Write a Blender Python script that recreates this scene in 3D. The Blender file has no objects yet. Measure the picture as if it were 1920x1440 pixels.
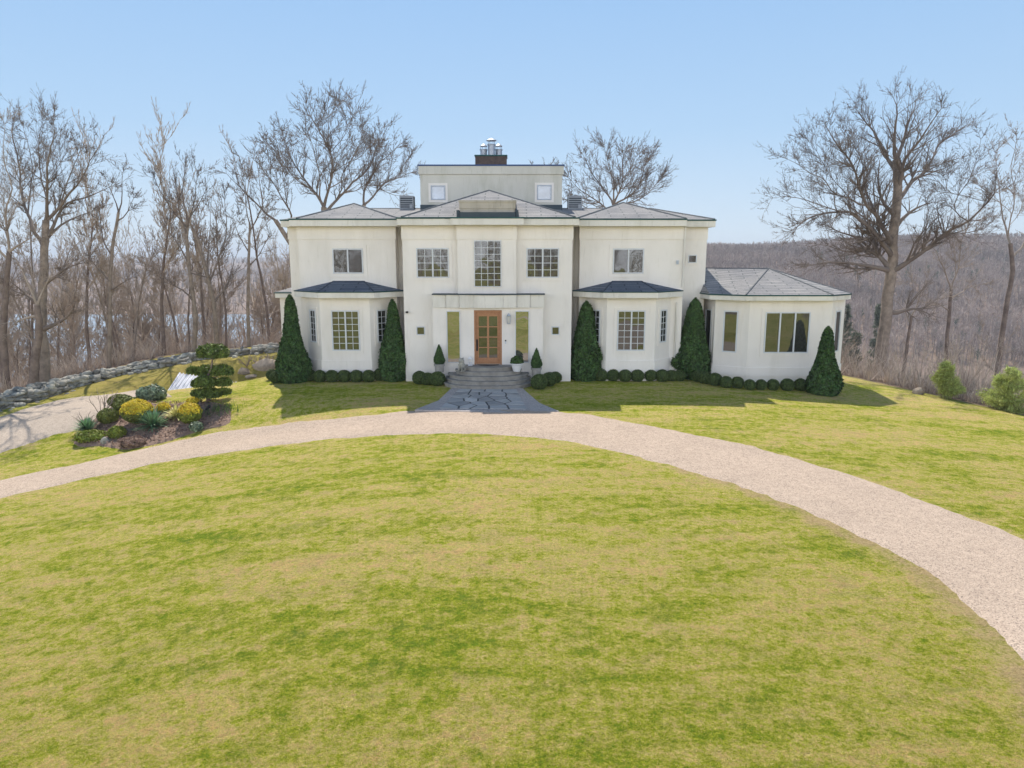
import bpy, math, random
import numpy as np
from math import radians as R, sin, cos, tan, pi, atan2, sqrt

scene = bpy.context.scene
COL = scene.collection
# ------------------------------------------------------------------ camera, world, sun, exposure
CAMZ = 5.78; PITCH = R(10.3); F = 1330.0
cd = bpy.data.cameras.new('camera'); cam = bpy.data.objects.new('camera', cd); COL.objects.link(cam)
cam.location = (0, 0, CAMZ); cam.rotation_euler = (R(90) - PITCH, 0, 0)
cd.sensor_width = 36; cd.lens = 36 * F / 1920; cd.clip_end = 20000; cd.clip_start = 0.1
scene.camera = cam
SKYK = 3.6; BACKFILL = 9.8; SUN_EL = R(51); SUN_AZ = R(-11)          # sun stands behind the house (towards +y)
w = bpy.data.worlds.new('World'); scene.world = w; w.use_nodes = True
nt = w.node_tree; bg = nt.nodes['Background']
sky = nt.nodes.new('ShaderNodeTexSky'); sky.sky_type = 'NISHITA'; sky.sun_disc = False
sky.sun_elevation = SUN_EL; sky.sun_rotation = SUN_AZ
sky.altitude = 0; sky.air_density = 1.0; sky.dust_density = 0.3; sky.ozone_density = 3.0
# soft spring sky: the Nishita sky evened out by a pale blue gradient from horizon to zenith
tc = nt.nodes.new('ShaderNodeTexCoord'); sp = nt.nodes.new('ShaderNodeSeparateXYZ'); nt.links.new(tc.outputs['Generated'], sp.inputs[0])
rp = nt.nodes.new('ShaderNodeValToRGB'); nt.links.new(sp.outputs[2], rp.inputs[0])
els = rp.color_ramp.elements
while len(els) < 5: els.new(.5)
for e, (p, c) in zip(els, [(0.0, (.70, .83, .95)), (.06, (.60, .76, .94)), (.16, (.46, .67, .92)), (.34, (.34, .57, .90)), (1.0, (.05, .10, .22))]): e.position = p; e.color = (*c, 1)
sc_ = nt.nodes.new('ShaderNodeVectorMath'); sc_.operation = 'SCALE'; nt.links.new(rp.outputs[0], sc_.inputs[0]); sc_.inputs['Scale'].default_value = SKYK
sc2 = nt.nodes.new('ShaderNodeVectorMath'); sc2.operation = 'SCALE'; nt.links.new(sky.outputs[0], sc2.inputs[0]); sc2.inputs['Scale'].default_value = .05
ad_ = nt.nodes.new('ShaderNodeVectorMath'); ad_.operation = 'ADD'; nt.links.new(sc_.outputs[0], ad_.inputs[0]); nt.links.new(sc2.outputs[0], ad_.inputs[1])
# unseen bright band added low behind the camera to fill the shaded front
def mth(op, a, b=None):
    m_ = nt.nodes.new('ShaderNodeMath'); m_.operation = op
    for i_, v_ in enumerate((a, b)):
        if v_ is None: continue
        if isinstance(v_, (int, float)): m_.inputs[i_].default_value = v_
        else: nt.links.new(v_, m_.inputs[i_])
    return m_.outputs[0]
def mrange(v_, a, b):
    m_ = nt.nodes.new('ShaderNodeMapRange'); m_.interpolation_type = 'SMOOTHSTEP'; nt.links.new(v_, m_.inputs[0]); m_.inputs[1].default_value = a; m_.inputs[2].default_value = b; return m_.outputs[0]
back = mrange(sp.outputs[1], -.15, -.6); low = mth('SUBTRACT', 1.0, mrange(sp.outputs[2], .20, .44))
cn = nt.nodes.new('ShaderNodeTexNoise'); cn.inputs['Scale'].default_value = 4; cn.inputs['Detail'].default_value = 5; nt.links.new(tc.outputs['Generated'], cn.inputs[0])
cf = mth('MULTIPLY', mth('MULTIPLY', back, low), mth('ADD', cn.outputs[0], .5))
cl_ = nt.nodes.new('ShaderNodeVectorMath'); cl_.operation = 'SCALE'; cl_.inputs[0].default_value = (1, .95, .90); nt.links.new(mth('MULTIPLY', cf, BACKFILL), cl_.inputs['Scale'])
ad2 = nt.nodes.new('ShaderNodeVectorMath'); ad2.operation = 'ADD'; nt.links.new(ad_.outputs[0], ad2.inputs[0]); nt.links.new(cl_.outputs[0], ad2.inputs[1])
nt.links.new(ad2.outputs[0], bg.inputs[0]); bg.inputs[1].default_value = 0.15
sl = bpy.data.lights.new('sun', 'SUN'); sun = bpy.data.objects.new('sun', sl); COL.objects.link(sun)
sl.energy = 3.5; sl.angle = R(0.5); sl.color = (1, 0.92, 0.80)
# direction light travels: from the sun (az measured from +y)
from mathutils import Vector
sd = Vector((sin(SUN_AZ) * cos(SUN_EL), cos(SUN_AZ) * cos(SUN_EL), sin(SUN_EL)))
sun.rotation_euler = sd.to_track_quat('Z', 'Y').to_euler(); sun.location = (0, 60, 60)
vs = scene.view_settings
scene.display_settings.display_device = 'sRGB'
vs.view_transform = 'Standard'; vs.look = 'None'; vs.gamma = 1; vs.use_curve_mapping = False
vs.exposure = 0.75
scene.cycles.volume_bounces = 0
scene.cycles.volume_step_rate = 10
scene.cycles.volume_max_steps = 32
scene.cycles.max_bounces = 8

# ------------------------------------------------------------------ helpers
def ray(px, py):
    u = (px - 960) / F; v = (720 - py) / F
    return np.array([u, cos(PITCH) + v * sin(PITCH), -sin(PITCH) + v * cos(PITCH)])
def at(px, py, Y):
    d = ray(px, py); t = Y / d[1]
    return (d[0] * t, Y, CAMZ + d[2] * t)
def XX(px, py, Y): return at(px, py, Y)[0]
def ZZ(py, Y): return at(960, py, Y)[2]
def sstep(a, b, x):
    t = np.clip((x - a) / (b - a), 0, 1); return t * t * (3 - 2 * t)
def softp(x, k=2.0): return k * np.log1p(np.exp(np.clip(x / k, -40, 40)))

PLAT = np.array([(-60, -600), (-40, -20), (-34, 10), (-30, 26), (-27.6, 35), (-25, 40), (-21.5, 46.8), (-15, 49.5), (0, 50), (12, 44), (18, 38.6),
                 (20.3, 33.5), (21.9, 29.3), (24, 20), (27, 5), (40, -60), (60, -600)], float)
def outside(x, y):
    """signed distance to the plateau outline (positive outside)"""
    x = np.asarray(x, float); y = np.asarray(y, float)
    dm = np.full(x.shape, 1e9); ins = np.zeros(x.shape, bool)
    n = len(PLAT)
    for i in range(n):
        ax, ay = PLAT[i]; bx, by = PLAT[(i + 1) % n]
        ex, ey = bx - ax, by - ay
        t = np.clip(((x - ax) * ex + (y - ay) * ey) / (ex * ex + ey * ey), 0, 1)
        dm = np.minimum(dm, np.hypot(x - ax - t * ex, y - ay - t * ey))
        cond = ((ay > y) != (by > y))
        with np.errstate(divide='ignore', invalid='ignore'):
            xi = ax + (y - ay) / (by - ay + 1e-12) * ex
        ins ^= cond & (x < xi)
    return np.where(ins, -dm, dm)
def height(x, y):
    x = np.asarray(x, float); y = np.asarray(y, float)
    a = 0.125 * softp(-x - (3.0 + 8.7 * sstep(25, 30.5, y)), 1.2)
    a = a - softp(a - 1.9, 0.35)
    z = -a * (1 - 0.62 * sstep(34, 47, y))
    z = z - 0.065 * softp(x - 9, 1.5) * sstep(5, 24, y)
    z = z - 1.25 * np.exp(-((x + 16.0) / 2.9) ** 4 - ((y - 37.3) / 2.7) ** 4)
    s = outside(x, y)
    z = z - 0.10 * softp(s + 1.2, 0.6) * (s > -8)
    sp = np.maximum(s - 1.0, 0)
    drop = 0.50 * (np.sqrt(sp * sp + 16) - 4)
    z = z - drop + 0.35 * np.sin(x * .21 + 1) * np.cos(y * .17) * sstep(2, 14, s)
    far = (-41 + 47 * sstep(230, 640, y) * sstep(-160, 120, x) + 9 * sstep(150, 520, x)
           + 22 * sstep(520, 1900, y) * (1 - sstep(-160, 120, x))
           + 8 * np.sin(x * .006 + 2) * np.sin(y * .005) * sstep(300, 700, y))
    far = far + 3.0 * np.sin(x * .031) * np.cos(y * .022 + 1) * sstep(120, 300, y) * sstep(-60, 60, x)
    k = 3.0
    h = np.clip(0.5 + 0.5 * (z - far) / k, 0, 1)
    return far * (1 - h) + z * h + k * h * (1 - h)
def hz(x, y): return float(height(np.array([x]), np.array([y]))[0])
def gnd(px, py):
    d = ray(px, py); t = np.linspace(4, 140, 1400)
    X = d[0] * t; Y = d[1] * t; Z = CAMZ + d[2] * t
    H = height(X, Y); k = np.where(Z < H)[0]
    if len(k) == 0: k = [len(t) - 1]
    i = max(k[0], 1)
    f0 = Z[i - 1] - H[i - 1]; f1 = H[i] - Z[i]
    s = f0 / (f0 + f1 + 1e-9); tt = t[i - 1] + s * (t[i] - t[i - 1])
    x, y = d[0] * tt, d[1] * tt
    return (x, y, hz(x, y))

def tag(o, label=None, cat=None, group=None, kind=None):
    if label: o['label'] = label
    if cat: o['category'] = cat
    if group: o['group'] = group
    if kind: o['kind'] = kind
    return o
def empty(name, loc, label=None, cat=None, group=None):
    o = bpy.data.objects.new(name, None); COL.objects.link(o); o.location = loc
    o.empty_display_size = 0.2
    return tag(o, label, cat, group)
def copy_tree(o, parent=None):
    c = o.copy(); COL.objects.link(c)
    if parent: c.parent = parent
    for ch in o.children: copy_tree(ch, c)
    return c

class MB:
    """collects shapes, builds one mesh object"""
    def __init__(s): s.V = []; s.F = []; s.M = []; s.m = 0
    def add(s, verts, faces):
        b = len(s.V); s.V += [tuple(v) for v in verts]
        for f in faces: s.F.append(tuple(i + b for i in f)); s.M.append(s.m)
    def box(s, x0, x1, y0, y1, z0, z1):
        s.add([(x0, y0, z0), (x1, y0, z0), (x1, y1, z0), (x0, y1, z0), (x0, y0, z1), (x1, y0, z1), (x1, y1, z1), (x0, y1, z1)],
              [(0, 3, 2, 1), (4, 5, 6, 7), (0, 1, 5, 4), (1, 2, 6, 5), (2, 3, 7, 6), (3, 0, 4, 7)])
    def obox(s, c, u, hw, z0, z1, d0, d1):
        """box on a wall: c centre (x,y), u unit vector along the wall, outward normal n=(u.y,-u.x); from d0 to d1 out"""
        n = (u[1], -u[0])
        P = []
        for z in (z0, z1):
            for a, d in ((-hw, d0), (hw, d0), (hw, d1), (-hw, d1)):
                P.append((c[0] + u[0] * a + n[0] * d, c[1] + u[1] * a + n[1] * d, z))
        s.add(P, [(0, 1, 2, 3), (7, 6, 5, 4), (0, 4, 5, 1), (1, 5, 6, 2), (2, 6, 7, 3), (3, 7, 4, 0)])
    def prism(s, poly, z0, z1, top=True, bottom=True):
        n = len(poly)
        V = [(p[0], p[1], z0) for p in poly] + [(p[0], p[1], z1) for p in poly]
        Fs = [(i, (i + 1) % n, n + (i + 1) % n, n + i) for i in range(n)]
        if top: Fs.append(tuple(range(n, 2 * n)))
        if bottom: Fs.append(tuple(range(n - 1, -1, -1)))
        s.add(V, Fs)
    def lathe(s, prof, c, n=20, arc=(0, 2 * pi)):
        full = abs(arc[1] - arc[0] - 2 * pi) < 1e-6
        m = n if full else n + 1
        V = []
        for r, z in prof:
            for k in range(m):
                a = arc[0] + (arc[1] - arc[0]) * k / n
                V.append((c[0] + r * cos(a), c[1] + r * sin(a), c[2] + z))
        Fs = []
        for i in range(len(prof) - 1):
            for k in range(n):
                k2 = (k + 1) % m
                Fs.append((i * m + k, i * m + k2, (i + 1) * m + k2, (i + 1) * m + k))
        if full:
            Fs.append(tuple(range(m - 1, -1, -1))); b = (len(prof) - 1) * m; Fs.append(tuple(range(b, b + m)))
        s.add(V, Fs)
    def tube(s, pts, rad, n=6):
        V, Fc = tubes([(np.array(pts, float), np.array(rad if hasattr(rad, '__len__') else [rad] * len(pts), float))], n)
        s.add(V.tolist(), Fc.tolist())
    def build(s, name, mats, parent=None, org=(0, 0, 0), smooth=False, uv=False, bevel=0):
        me = bpy.data.meshes.new(name)
        o3 = org
        me.from_pydata([(v[0] - o3[0], v[1] - o3[1], v[2] - o3[2]) for v in s.V], [], s.F)
        if not isinstance(mats, (list, tuple)): mats = [mats]
        for m in mats: me.materials.append(m)
        if len(mats) > 1: me.polygons.foreach_set('material_index', s.M)
        if smooth: me.polygons.foreach_set('use_smooth', [True] * len(me.polygons))
        if uv: face_uv(me)
        me.update()
        o = bpy.data.objects.new(name, me); COL.objects.link(o)
        if parent: o.parent = parent
        if bevel:
            b = o.modifiers.new('bevel', 'BEVEL'); b.width = bevel; b.segments = 2; b.limit_method = 'ANGLE'
        return o
def face_uv(me):
    uvl = me.uv_layers.new(name='UVMap')
    for p in me.polygons:
        n = p.normal
        u = Vector((0, 0, 1)).cross(n)
        if u.length < 1e-3: u = Vector((1, 0, 0))
        u.normalize(); v = n.cross(u)
        for li in p.loop_indices:
            co = me.vertices[me.loops[li].vertex_index].co
            uvl.data[li].uv = (co.dot(u), co.dot(v))
def npmesh(name, V, Fq, mat, parent=None, org=(0, 0, 0), smooth=False, midx=None):
    """fast mesh: V (n,3), Fq (m,k) same-size faces"""
    V = np.asarray(V, np.float32) - np.asarray(org, np.float32)
    Fq = np.asarray(Fq, np.int32)
    me = bpy.data.meshes.new(name); k = Fq.shape[1]
    me.vertices.add(len(V)); me.vertices.foreach_set('co', V.ravel())
    me.loops.add(Fq.size); me.loops.foreach_set('vertex_index', Fq.ravel())
    me.polygons.add(len(Fq)); me.polygons.foreach_set('loop_start', np.arange(0, Fq.size, k, dtype=np.int32))
    me.polygons.foreach_set('loop_total', np.full(len(Fq), k, np.int32))
    if smooth: me.polygons.foreach_set('use_smooth', np.ones(len(Fq), bool))
    mats = mat if isinstance(mat, (list, tuple)) else [mat]
    for m in mats: me.materials.append(m)
    if midx is not None: me.polygons.foreach_set('material_index', np.asarray(midx, np.int32))
    me.update(calc_edges=True)
    o = bpy.data.objects.new(name, me); COL.objects.link(o)
    if parent: o.parent = parent
    return o
def tubes(lines, n):
    """lines: list of (pts (k,3), radii (k)); returns verts, quads"""
    if not lines: return np.zeros((0, 3)), np.zeros((0, 4), int)
    P = np.concatenate([l[0] for l in lines]); r = np.concatenate([l[1] for l in lines])
    L = np.array([len(l[0]) for l in lines]); st = np.concatenate([[0], np.cumsum(L)[:-1]])
    N = len(P); T = np.zeros((N, 3)); T[:-1] = P[1:] - P[:-1]
    last = st + L - 1; T[last] = P[last] - P[last - 1]
    mid = np.ones(N, bool); mid[st] = False; mid[last] = False
    idx = np.where(mid)[0]; T[idx] = P[idx + 1] - P[idx - 1]
    T /= np.linalg.norm(T, axis=1, keepdims=True) + 1e-12
    ref = np.repeat(np.array([[0.0, 0, 1]]), len(L), 0)
    d = P[last] - P[st]; d /= np.linalg.norm(d, axis=1, keepdims=True) + 1e-12
    ref[np.abs(d[:, 2]) > 0.7] = (1, 0, 0)
    ref = np.repeat(ref, L, 0)
    U = np.cross(T, ref); U /= np.linalg.norm(U, axis=1, keepdims=True) + 1e-12
    W = np.cross(T, U)
    a = np.arange(n) * 2 * pi / n
    V = P[:, None, :] + r[:, None, None] * (np.cos(a)[None, :, None] * U[:, None, :] + np.sin(a)[None, :, None] * W[:, None, :])
    notlast = np.ones(N, bool); notlast[last] = False
    b = np.where(notlast)[0][:, None] * n; k = np.arange(n)[None, :]; k2 = (k + 1) % n
    Fc = np.stack([b + k, b + k2, b + n + k2, b + n + k], -1).reshape(-1, 4)
    return V.reshape(-1, 3), Fc
def cat(parts):
    Vs = []; Fs = []; b = 0
    for V, Fc in parts:
        if len(V) == 0: continue
        Vs.append(V); Fs.append(Fc + b); b += len(V)
    return np.concatenate(Vs), np.concatenate(Fs)

# ------------------------------------------------------------------ materials
def nodes(name):
    m = bpy.data.materials.new(name); m.use_nodes = True
    nt = m.node_tree; return m, nt, nt.nodes['Principled BSDF']
def N(nt, t, **kw):
    n = nt.nodes.new(t)
    for k, v in kw.items(): setattr(n, k, v)
    return n
def setin(n, **kw):
    for k, v in kw.items(): n.inputs[k.replace('_', ' ')].default_value = v
def ramp(nt, stops, fac=None):
    r = N(nt, 'ShaderNodeValToRGB'); e = r.color_ramp.elements
    while len(e) < len(stops): e.new(0.5)
    for i, (p, c) in enumerate(stops): e[i].position = p; e[i].color = (*c, 1)
    if fac is not None: nt.links.new(fac, r.inputs[0])
    return r
def noise(nt, scale, detail=4, rough=0.6, vec=None, dim='3D'):
    n = N(nt, 'ShaderNodeTexNoise'); n.noise_dimensions = dim
    n.inputs['Scale'].default_value = scale; n.inputs['Detail'].default_value = detail; n.inputs['Roughness'].default_value = rough
    if vec is not None: nt.links.new(vec, n.inputs['Vector'])
    return n
def mix(nt, fac, a, b, mode='MIX'):
    m = N(nt, 'ShaderNodeMix', data_type='RGBA', blend_type=mode)
    def put(sock, v):
        if hasattr(v, 'links') or hasattr(v, 'is_output'): nt.links.new(v, sock)
        elif isinstance(v, (int, float)): sock.default_value = v
        else: sock.default_value = (*v, 1)
    put(m.inputs[0], fac); put(m.inputs[6], a); put(m.inputs[7], b)
    return m.outputs[2]
def mathn(nt, op, a, b=None, clamp=False):
    m = N(nt, 'ShaderNodeMath', operation=op); m.use_clamp = clamp
    for i, v in enumerate((a, b)):
        if v is None: continue
        if isinstance(v, (int, float)): m.inputs[i].default_value = v
        else: nt.links.new(v, m.inputs[i])
    return m.outputs[0]
def bump(nt, bsdf, h, strength, dist=0.02):
    b = N(nt, 'ShaderNodeBump'); b.inputs['Strength'].default_value = strength; b.inputs['Distance'].default_value = dist
    nt.links.new(h, b.inputs['Height']); nt.links.new(b.outputs[0], bsdf.inputs['Normal'])
def simple(name, c0, c1=None, scale=3, rough=0.8, bs=0, bscale=40, metal=0, spec=0.3, island=0, coord='Object', detail=5, trans=0):
    m, nt, b = nodes(name)
    tc = N(nt, 'ShaderNodeTexCoord'); v = tc.outputs[coord]
    c1 = c1 or tuple(x * 0.85 for x in c0)
    n = noise(nt, scale, detail, .62, v); r = ramp(nt, [(0.32, c0), (0.68, c1)], n.outputs[0]); col = r.outputs[0]
    if island:
        g = N(nt, 'ShaderNodeNewGeometry')
        hs = N(nt, 'ShaderNodeHueSaturation')
        mr = N(nt, 'ShaderNodeMapRange'); nt.links.new(g.outputs['Random Per Island'], mr.inputs[0])
        mr.inputs[3].default_value = 1 - island; mr.inputs[4].default_value = 1 + island
        nt.links.new(mr.outputs[0], hs.inputs['Value']); nt.links.new(col, hs.inputs['Color']); col = hs.outputs[0]
        mr2 = N(nt, 'ShaderNodeMapRange'); nt.links.new(g.outputs['Random Per Island'], mr2.inputs[0])
        mr2.inputs[3].default_value = 0.485; mr2.inputs[4].default_value = 0.515; nt.links.new(mr2.outputs[0], hs.inputs['Hue'])
    nt.links.new(col, b.inputs['Base Color'])
    b.inputs['Roughness'].default_value = rough; b.inputs['Metallic'].default_value = metal
    b.inputs['Specular IOR Level'].default_value = spec
    if bs:
        n2 = noise(nt, bscale, 4, .6, v); bump(nt, b, n2.outputs[0], bs)
    if trans:
        out = nt.nodes['Material Output']; tr = N(nt, 'ShaderNodeBsdfTranslucent'); nt.links.new(col, tr.inputs[0])
        ms = N(nt, 'ShaderNodeMixShader'); ms.inputs[0].default_value = trans
        nt.links.new(b.outputs[0], ms.inputs[1]); nt.links.new(tr.outputs[0], ms.inputs[2]); nt.links.new(ms.outputs[0], out.inputs[0])
    return m

MAT = {}
def stucco(name, c, stain=(0.42, 0.38, 0.28), samt=0.35, zst=None):
    m, nt, b = nodes(name)
    tc = N(nt, 'ShaderNodeTexCoord')
    mp = N(nt, 'ShaderNodeMapping'); nt.links.new(tc.outputs['Object'], mp.inputs[0]); mp.inputs['Scale'].default_value = (1, 1, .22)
    n1 = noise(nt, 1.6, 6, .65, mp.outputs[0]); n2 = noise(nt, 0.5, 3, .5, tc.outputs['Object'])
    mp3 = N(nt, 'ShaderNodeMapping'); nt.links.new(tc.outputs['Object'], mp3.inputs[0]); mp3.inputs['Scale'].default_value = (1, 1, .12)
    n4 = noise(nt, 7, 5, .7, mp3.outputs[0])
    f = ramp(nt, [(0.48, (0, 0, 0)), (0.78, (samt,) * 3)], n1.outputs[0])
    f4 = ramp(nt, [(0.58, (0, 0, 0)), (0.75, (samt * 1.1,) * 3)], n4.outputs[0])
    col = mix(nt, f.outputs[0], c, stain)
    col = mix(nt, f4.outputs[0], col, stain)
    r2 = ramp(nt, [(0.3, (.93, .93, .93)), (0.7, (1.03, 1.03, 1.03))], n2.outputs[0])
    col = mix(nt, 1.0, col, r2.outputs[0], 'MULTIPLY')
    nt.links.new(col, b.inputs['Base Color']); b.inputs['Roughness'].default_value = .92; b.inputs['Specular IOR Level'].default_value = .15
    n3 = noise(nt, 60, 4, .7, tc.outputs['Object']); bump(nt, b, n3.outputs[0], .25, .01)
    return m
MAT['stucco'] = stucco('stucco', (0.80, 0.755, 0.705), samt=.2)
MAT['stucco_old'] = stucco('stucco_weathered', (0.60, 0.58, 0.52), (0.36, 0.36, 0.27), .55)
MAT['parapet'] = stucco('parapet_stucco', (0.46, 0.42, 0.36), (0.22, 0.20, 0.15), .8)
MAT['fascia'] = stucco('fascia_stucco', (0.72, 0.69, 0.63), (0.40, 0.37, 0.30), .45)
MAT['drip'] = simple('green_drip_edge', (0.012, 0.055, 0.06), (0.02, 0.075, 0.07), 2, .45, metal=.3)
MAT['bluemetal'] = simple('blue_edge_metal', (0.02, 0.05, 0.14), (0.02, 0.06, 0.16), 2, .4, metal=.3)
MAT['trimline'] = simple('trim_shadow_grey', (0.5, 0.48, 0.44), None, 2, .8)
MAT['white'] = simple('white_window_vinyl', (0.62, 0.64, 0.66), (0.56, 0.58, 0.61), 4, .5)
MAT['greytrim'] = simple('grey_window_frame', (0.45, 0.50, 0.56), (0.38, 0.42, 0.48), 4, .5)
MAT['flash'] = simple('dark_flashing', (0.03, 0.05, 0.07), (0.05, 0.07, 0.08), 2, .5)
def shingles(name, c0, c1, c2, sx=1.1, sy=.36):
    m, nt, b = nodes(name)
    uv = N(nt, 'ShaderNodeUVMap')
    br = N(nt, 'ShaderNodeTexBrick'); nt.links.new(uv.outputs[0], br.inputs['Vector'])
    br.inputs['Scale'].default_value = 1.0; br.inputs['Brick Width'].default_value = 1.3; br.inputs['Row Height'].default_value = .26
    br.inputs['Mortar Size'].default_value = .028; br.inputs['Mortar Smooth'].default_value = .1; br.inputs['Bias'].default_value = 0
    br.inputs['Color1'].default_value = (*c0, 1); br.inputs['Color2'].default_value = (*c1, 1); br.inputs['Mortar'].default_value = (*c2, 1)
    tc = N(nt, 'ShaderNodeTexCoord')
    n = noise(nt, .9, 5, .6, tc.outputs['Object']); r = ramp(nt, [(.3, (.75, .75, .78)), (.7, (1.12, 1.08, 1.05))], n.outputs[0])
    n2 = noise(nt, 25, 3, .7, tc.outputs['Object']); r2 = ramp(nt, [(.3, (.75, .75, .75)), (.7, (1.2, 1.2, 1.2))], n2.outputs[0])
    col = mix(nt, 1.0, br.outputs[0], r.outputs[0], 'MULTIPLY'); col = mix(nt, 1.0, col, r2.outputs[0], 'MULTIPLY')
    nt.links.new(col, b.inputs['Base Color']); b.inputs['Roughness'].default_value = .9; b.inputs['Specular IOR Level'].default_value = .2
    # each course: tilted tab, lower edge thick
    sp = N(nt, 'ShaderNodeSeparateXYZ'); nt.links.new(uv.outputs[0], sp.inputs[0])
    fr = mathn(nt, 'FRACT', mathn(nt, 'DIVIDE', sp.outputs[1], .26))
    h = mathn(nt, 'SUBTRACT', 1.0, fr)
    h = mathn(nt, 'ADD', h, mathn(nt, 'MULTIPLY', br.outputs[1], -.6))
    bump(nt, b, h, .8, .02)
    return m
MAT['shingle'] = shingles('asphalt_shingles', (0.335, 0.335, 0.34), (0.265, 0.27, 0.28), (0.16, 0.175, 0.185))
MAT['shingle_blue'] = shingles('dark_bay_shingles', (0.15, 0.18, 0.23), (0.10, 0.13, 0.18), (0.06, 0.075, 0.10))
def glass(name, base, spec=.85):
    m, nt, b = nodes(name)
    tc = N(nt, 'ShaderNodeTexCoord'); n = noise(nt, 1.3, 3, .5, tc.outputs['Object'])
    r = ramp(nt, [(.35, base), (.7, tuple(x * 2.2 + .004 for x in base))], n.outputs[0])
    nt.links.new(r.outputs[0], b.inputs['Base Color']); b.inputs['Roughness'].default_value = .6; b.inputs['Specular IOR Level'].default_value = 0.2
    gl = N(nt, 'ShaderNodeBsdfGlossy'); gl.inputs['Roughness'].default_value = .015; gl.inputs[0].default_value = (.95, .97, 1, 1)
    n2 = noise(nt, .8, 2, .5, tc.outputs['Object']); bp = N(nt, 'ShaderNodeBump'); bp.inputs['Strength'].default_value = .35; bp.inputs['Distance'].default_value = .03
    nt.links.new(n2.outputs[0], bp.inputs['Height']); nt.links.new(bp.outputs[0], gl.inputs['Normal'])
    ms = N(nt, 'ShaderNodeMixShader'); ms.inputs[0].default_value = spec
    nt.links.new(b.outputs[0], ms.inputs[1]); nt.links.new(gl.outputs[0], ms.inputs[2]); nt.links.new(ms.outputs[0], nt.nodes['Material Output'].inputs[0])
    return m
MAT['glass'] = glass('window_glass', (0.012, 0.013, 0.011), .13)
MAT['glass_side'] = glass('sidelight_glass', (0.03, 0.032, 0.025), .30)
MAT['glass_dark'] = glass('window_screen_glass', (0.02, 0.02, 0.022), .10)
MAT['glass_curtain'] = glass('window_glass_curtain', (0.07, 0.065, 0.055), .2)
MAT['glass_pale'] = glass('pale_window_glass', (0.13, 0.17, 0.23), .15)
MAT['wood'] = simple('cedar_door', (0.44, 0.225, 0.115), (0.34, 0.16, 0.08), 9, .5, bs=.1)
MAT['black'] = simple('black_metal', (0.015, 0.015, 0.017), None, 4, .45)
MAT['steel'] = simple('galvanised_steel', (0.42, 0.45, 0.50), (0.30, 0.33, 0.38), 7, .5, metal=.8)
MAT['roofmetal'] = simple('corrugated_metal', (0.40, 0.42, 0.50), (0.30, 0.33, 0.40), 1.3, .5, metal=.25)
MAT['rust'] = simple('rust_chimney', (0.13, 0.095, 0.075), (0.075, 0.055, 0.05), 5, .85, bs=.2, bscale=12)
MAT['ac'] = simple('ac_cabinet', (0.34, 0.36, 0.38), (0.28, 0.30, 0.33), 3, .5)
MAT['acdark'] = simple('ac_louvre_dark', (0.06, 0.075, 0.09), None, 3, .6)
MAT['stepstone'] = simple('bluestone_steps', (0.34, 0.32, 0.29), (0.20, 0.19, 0.175), 2.5, .85, bs=.3, bscale=25)
MAT['flag'] = simple('flagstone', (0.47, 0.465, 0.46), (0.35, 0.355, 0.36), 2.1, .8, bs=.25, bscale=20, island=.3)
MAT['joint'] = simple('dark_joint_earth', (0.13, 0.13, 0.13), (0.09, 0.09, 0.09), 6, .95)
MAT['stone'] = simple('fieldstone', (0.40, 0.38, 0.33), (0.17, 0.17, 0.155), 3.2, .92, bs=.8, bscale=7, island=.38)
MAT['boulder'] = simple('boulder', (0.44, 0.36, 0.28), (0.19, 0.155, 0.13), 2.2, .92, bs=.9, bscale=5)
MAT['potstone'] = simple('stone_pot', (0.36, 0.35, 0.33), (0.25, 0.24, 0.23), 6, .9, bs=.3)
MAT['potwhite'] = simple('white_glazed_pot', (0.74, 0.73, 0.73), (0.68, 0.68, 0.69), 3, .4)
MAT['bark'] = simple('bark', (0.38, 0.305, 0.245), (0.20, 0.16, 0.13), 3.0, .95, bs=.8, bscale=12)
MAT['bark_dark'] = simple('dark_bark', (0.27, 0.21, 0.17), (0.14, 0.105, 0.09), 3.0, .95, bs=.8, bscale=12)
MAT['twig'] = simple('twigs', (0.44, 0.365, 0.305), (0.28, 0.23, 0.19), 1.2, .9)
MAT['twig_dark'] = simple('dark_twigs', (0.25, 0.205, 0.175), (0.155, 0.125, 0.11), 1.2, .9)
MAT['twig_pale'] = simple('pale_twigs', (0.58, 0.48, 0.39), (0.38, 0.31, 0.25), .8, .9)
MAT['brush'] = simple('brush_twigs', (0.62, 0.51, 0.42), (0.38, 0.305, 0.25), .35, .95, island=.3)
MAT['farwood'] = simple('far_wood_twigs', (0.52, 0.42, 0.375), (0.22, 0.18, 0.165), .018, .95, island=.3)
MAT['box'] = simple('boxwood_leaves', (0.11, 0.15, 0.04), (0.055, 0.09, 0.028), 3, .55, island=.6, spec=.35, trans=.15)
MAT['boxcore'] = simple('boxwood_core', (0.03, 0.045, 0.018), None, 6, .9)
MAT['cone'] = simple('arborvitae_leaves', (0.075, 0.13, 0.035), (0.035, 0.075, 0.022), 2.2, .6, island=.6, spec=.3, trans=.12)
MAT['olive'] = simple('olive_shrub_leaves', (0.20, 0.21, 0.045), (0.11, 0.14, 0.035), 5, .6, island=.4, trans=.15)
MAT['gold'] = simple('golden_leaves', (0.80, 0.60, 0.05), (0.55, 0.46, 0.05), 5, .6, island=.3, trans=.2)
MAT['goldgreen'] = simple('green_gold_leaves', (0.27, 0.29, 0.045), (0.14, 0.19, 0.035), 5, .6, island=.4, trans=.15)
MAT['yucca'] = simple('yucca_blades', (0.20, 0.32, 0.15), (0.09, 0.19, 0.11), 3, .45, island=.5, spec=.5, trans=.15)
MAT['yucca_var'] = simple('variegated_yucca_blades', (0.66, 0.60, 0.22), (0.40, 0.42, 0.13), 3, .5, island=.4, trans=.2)
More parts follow.
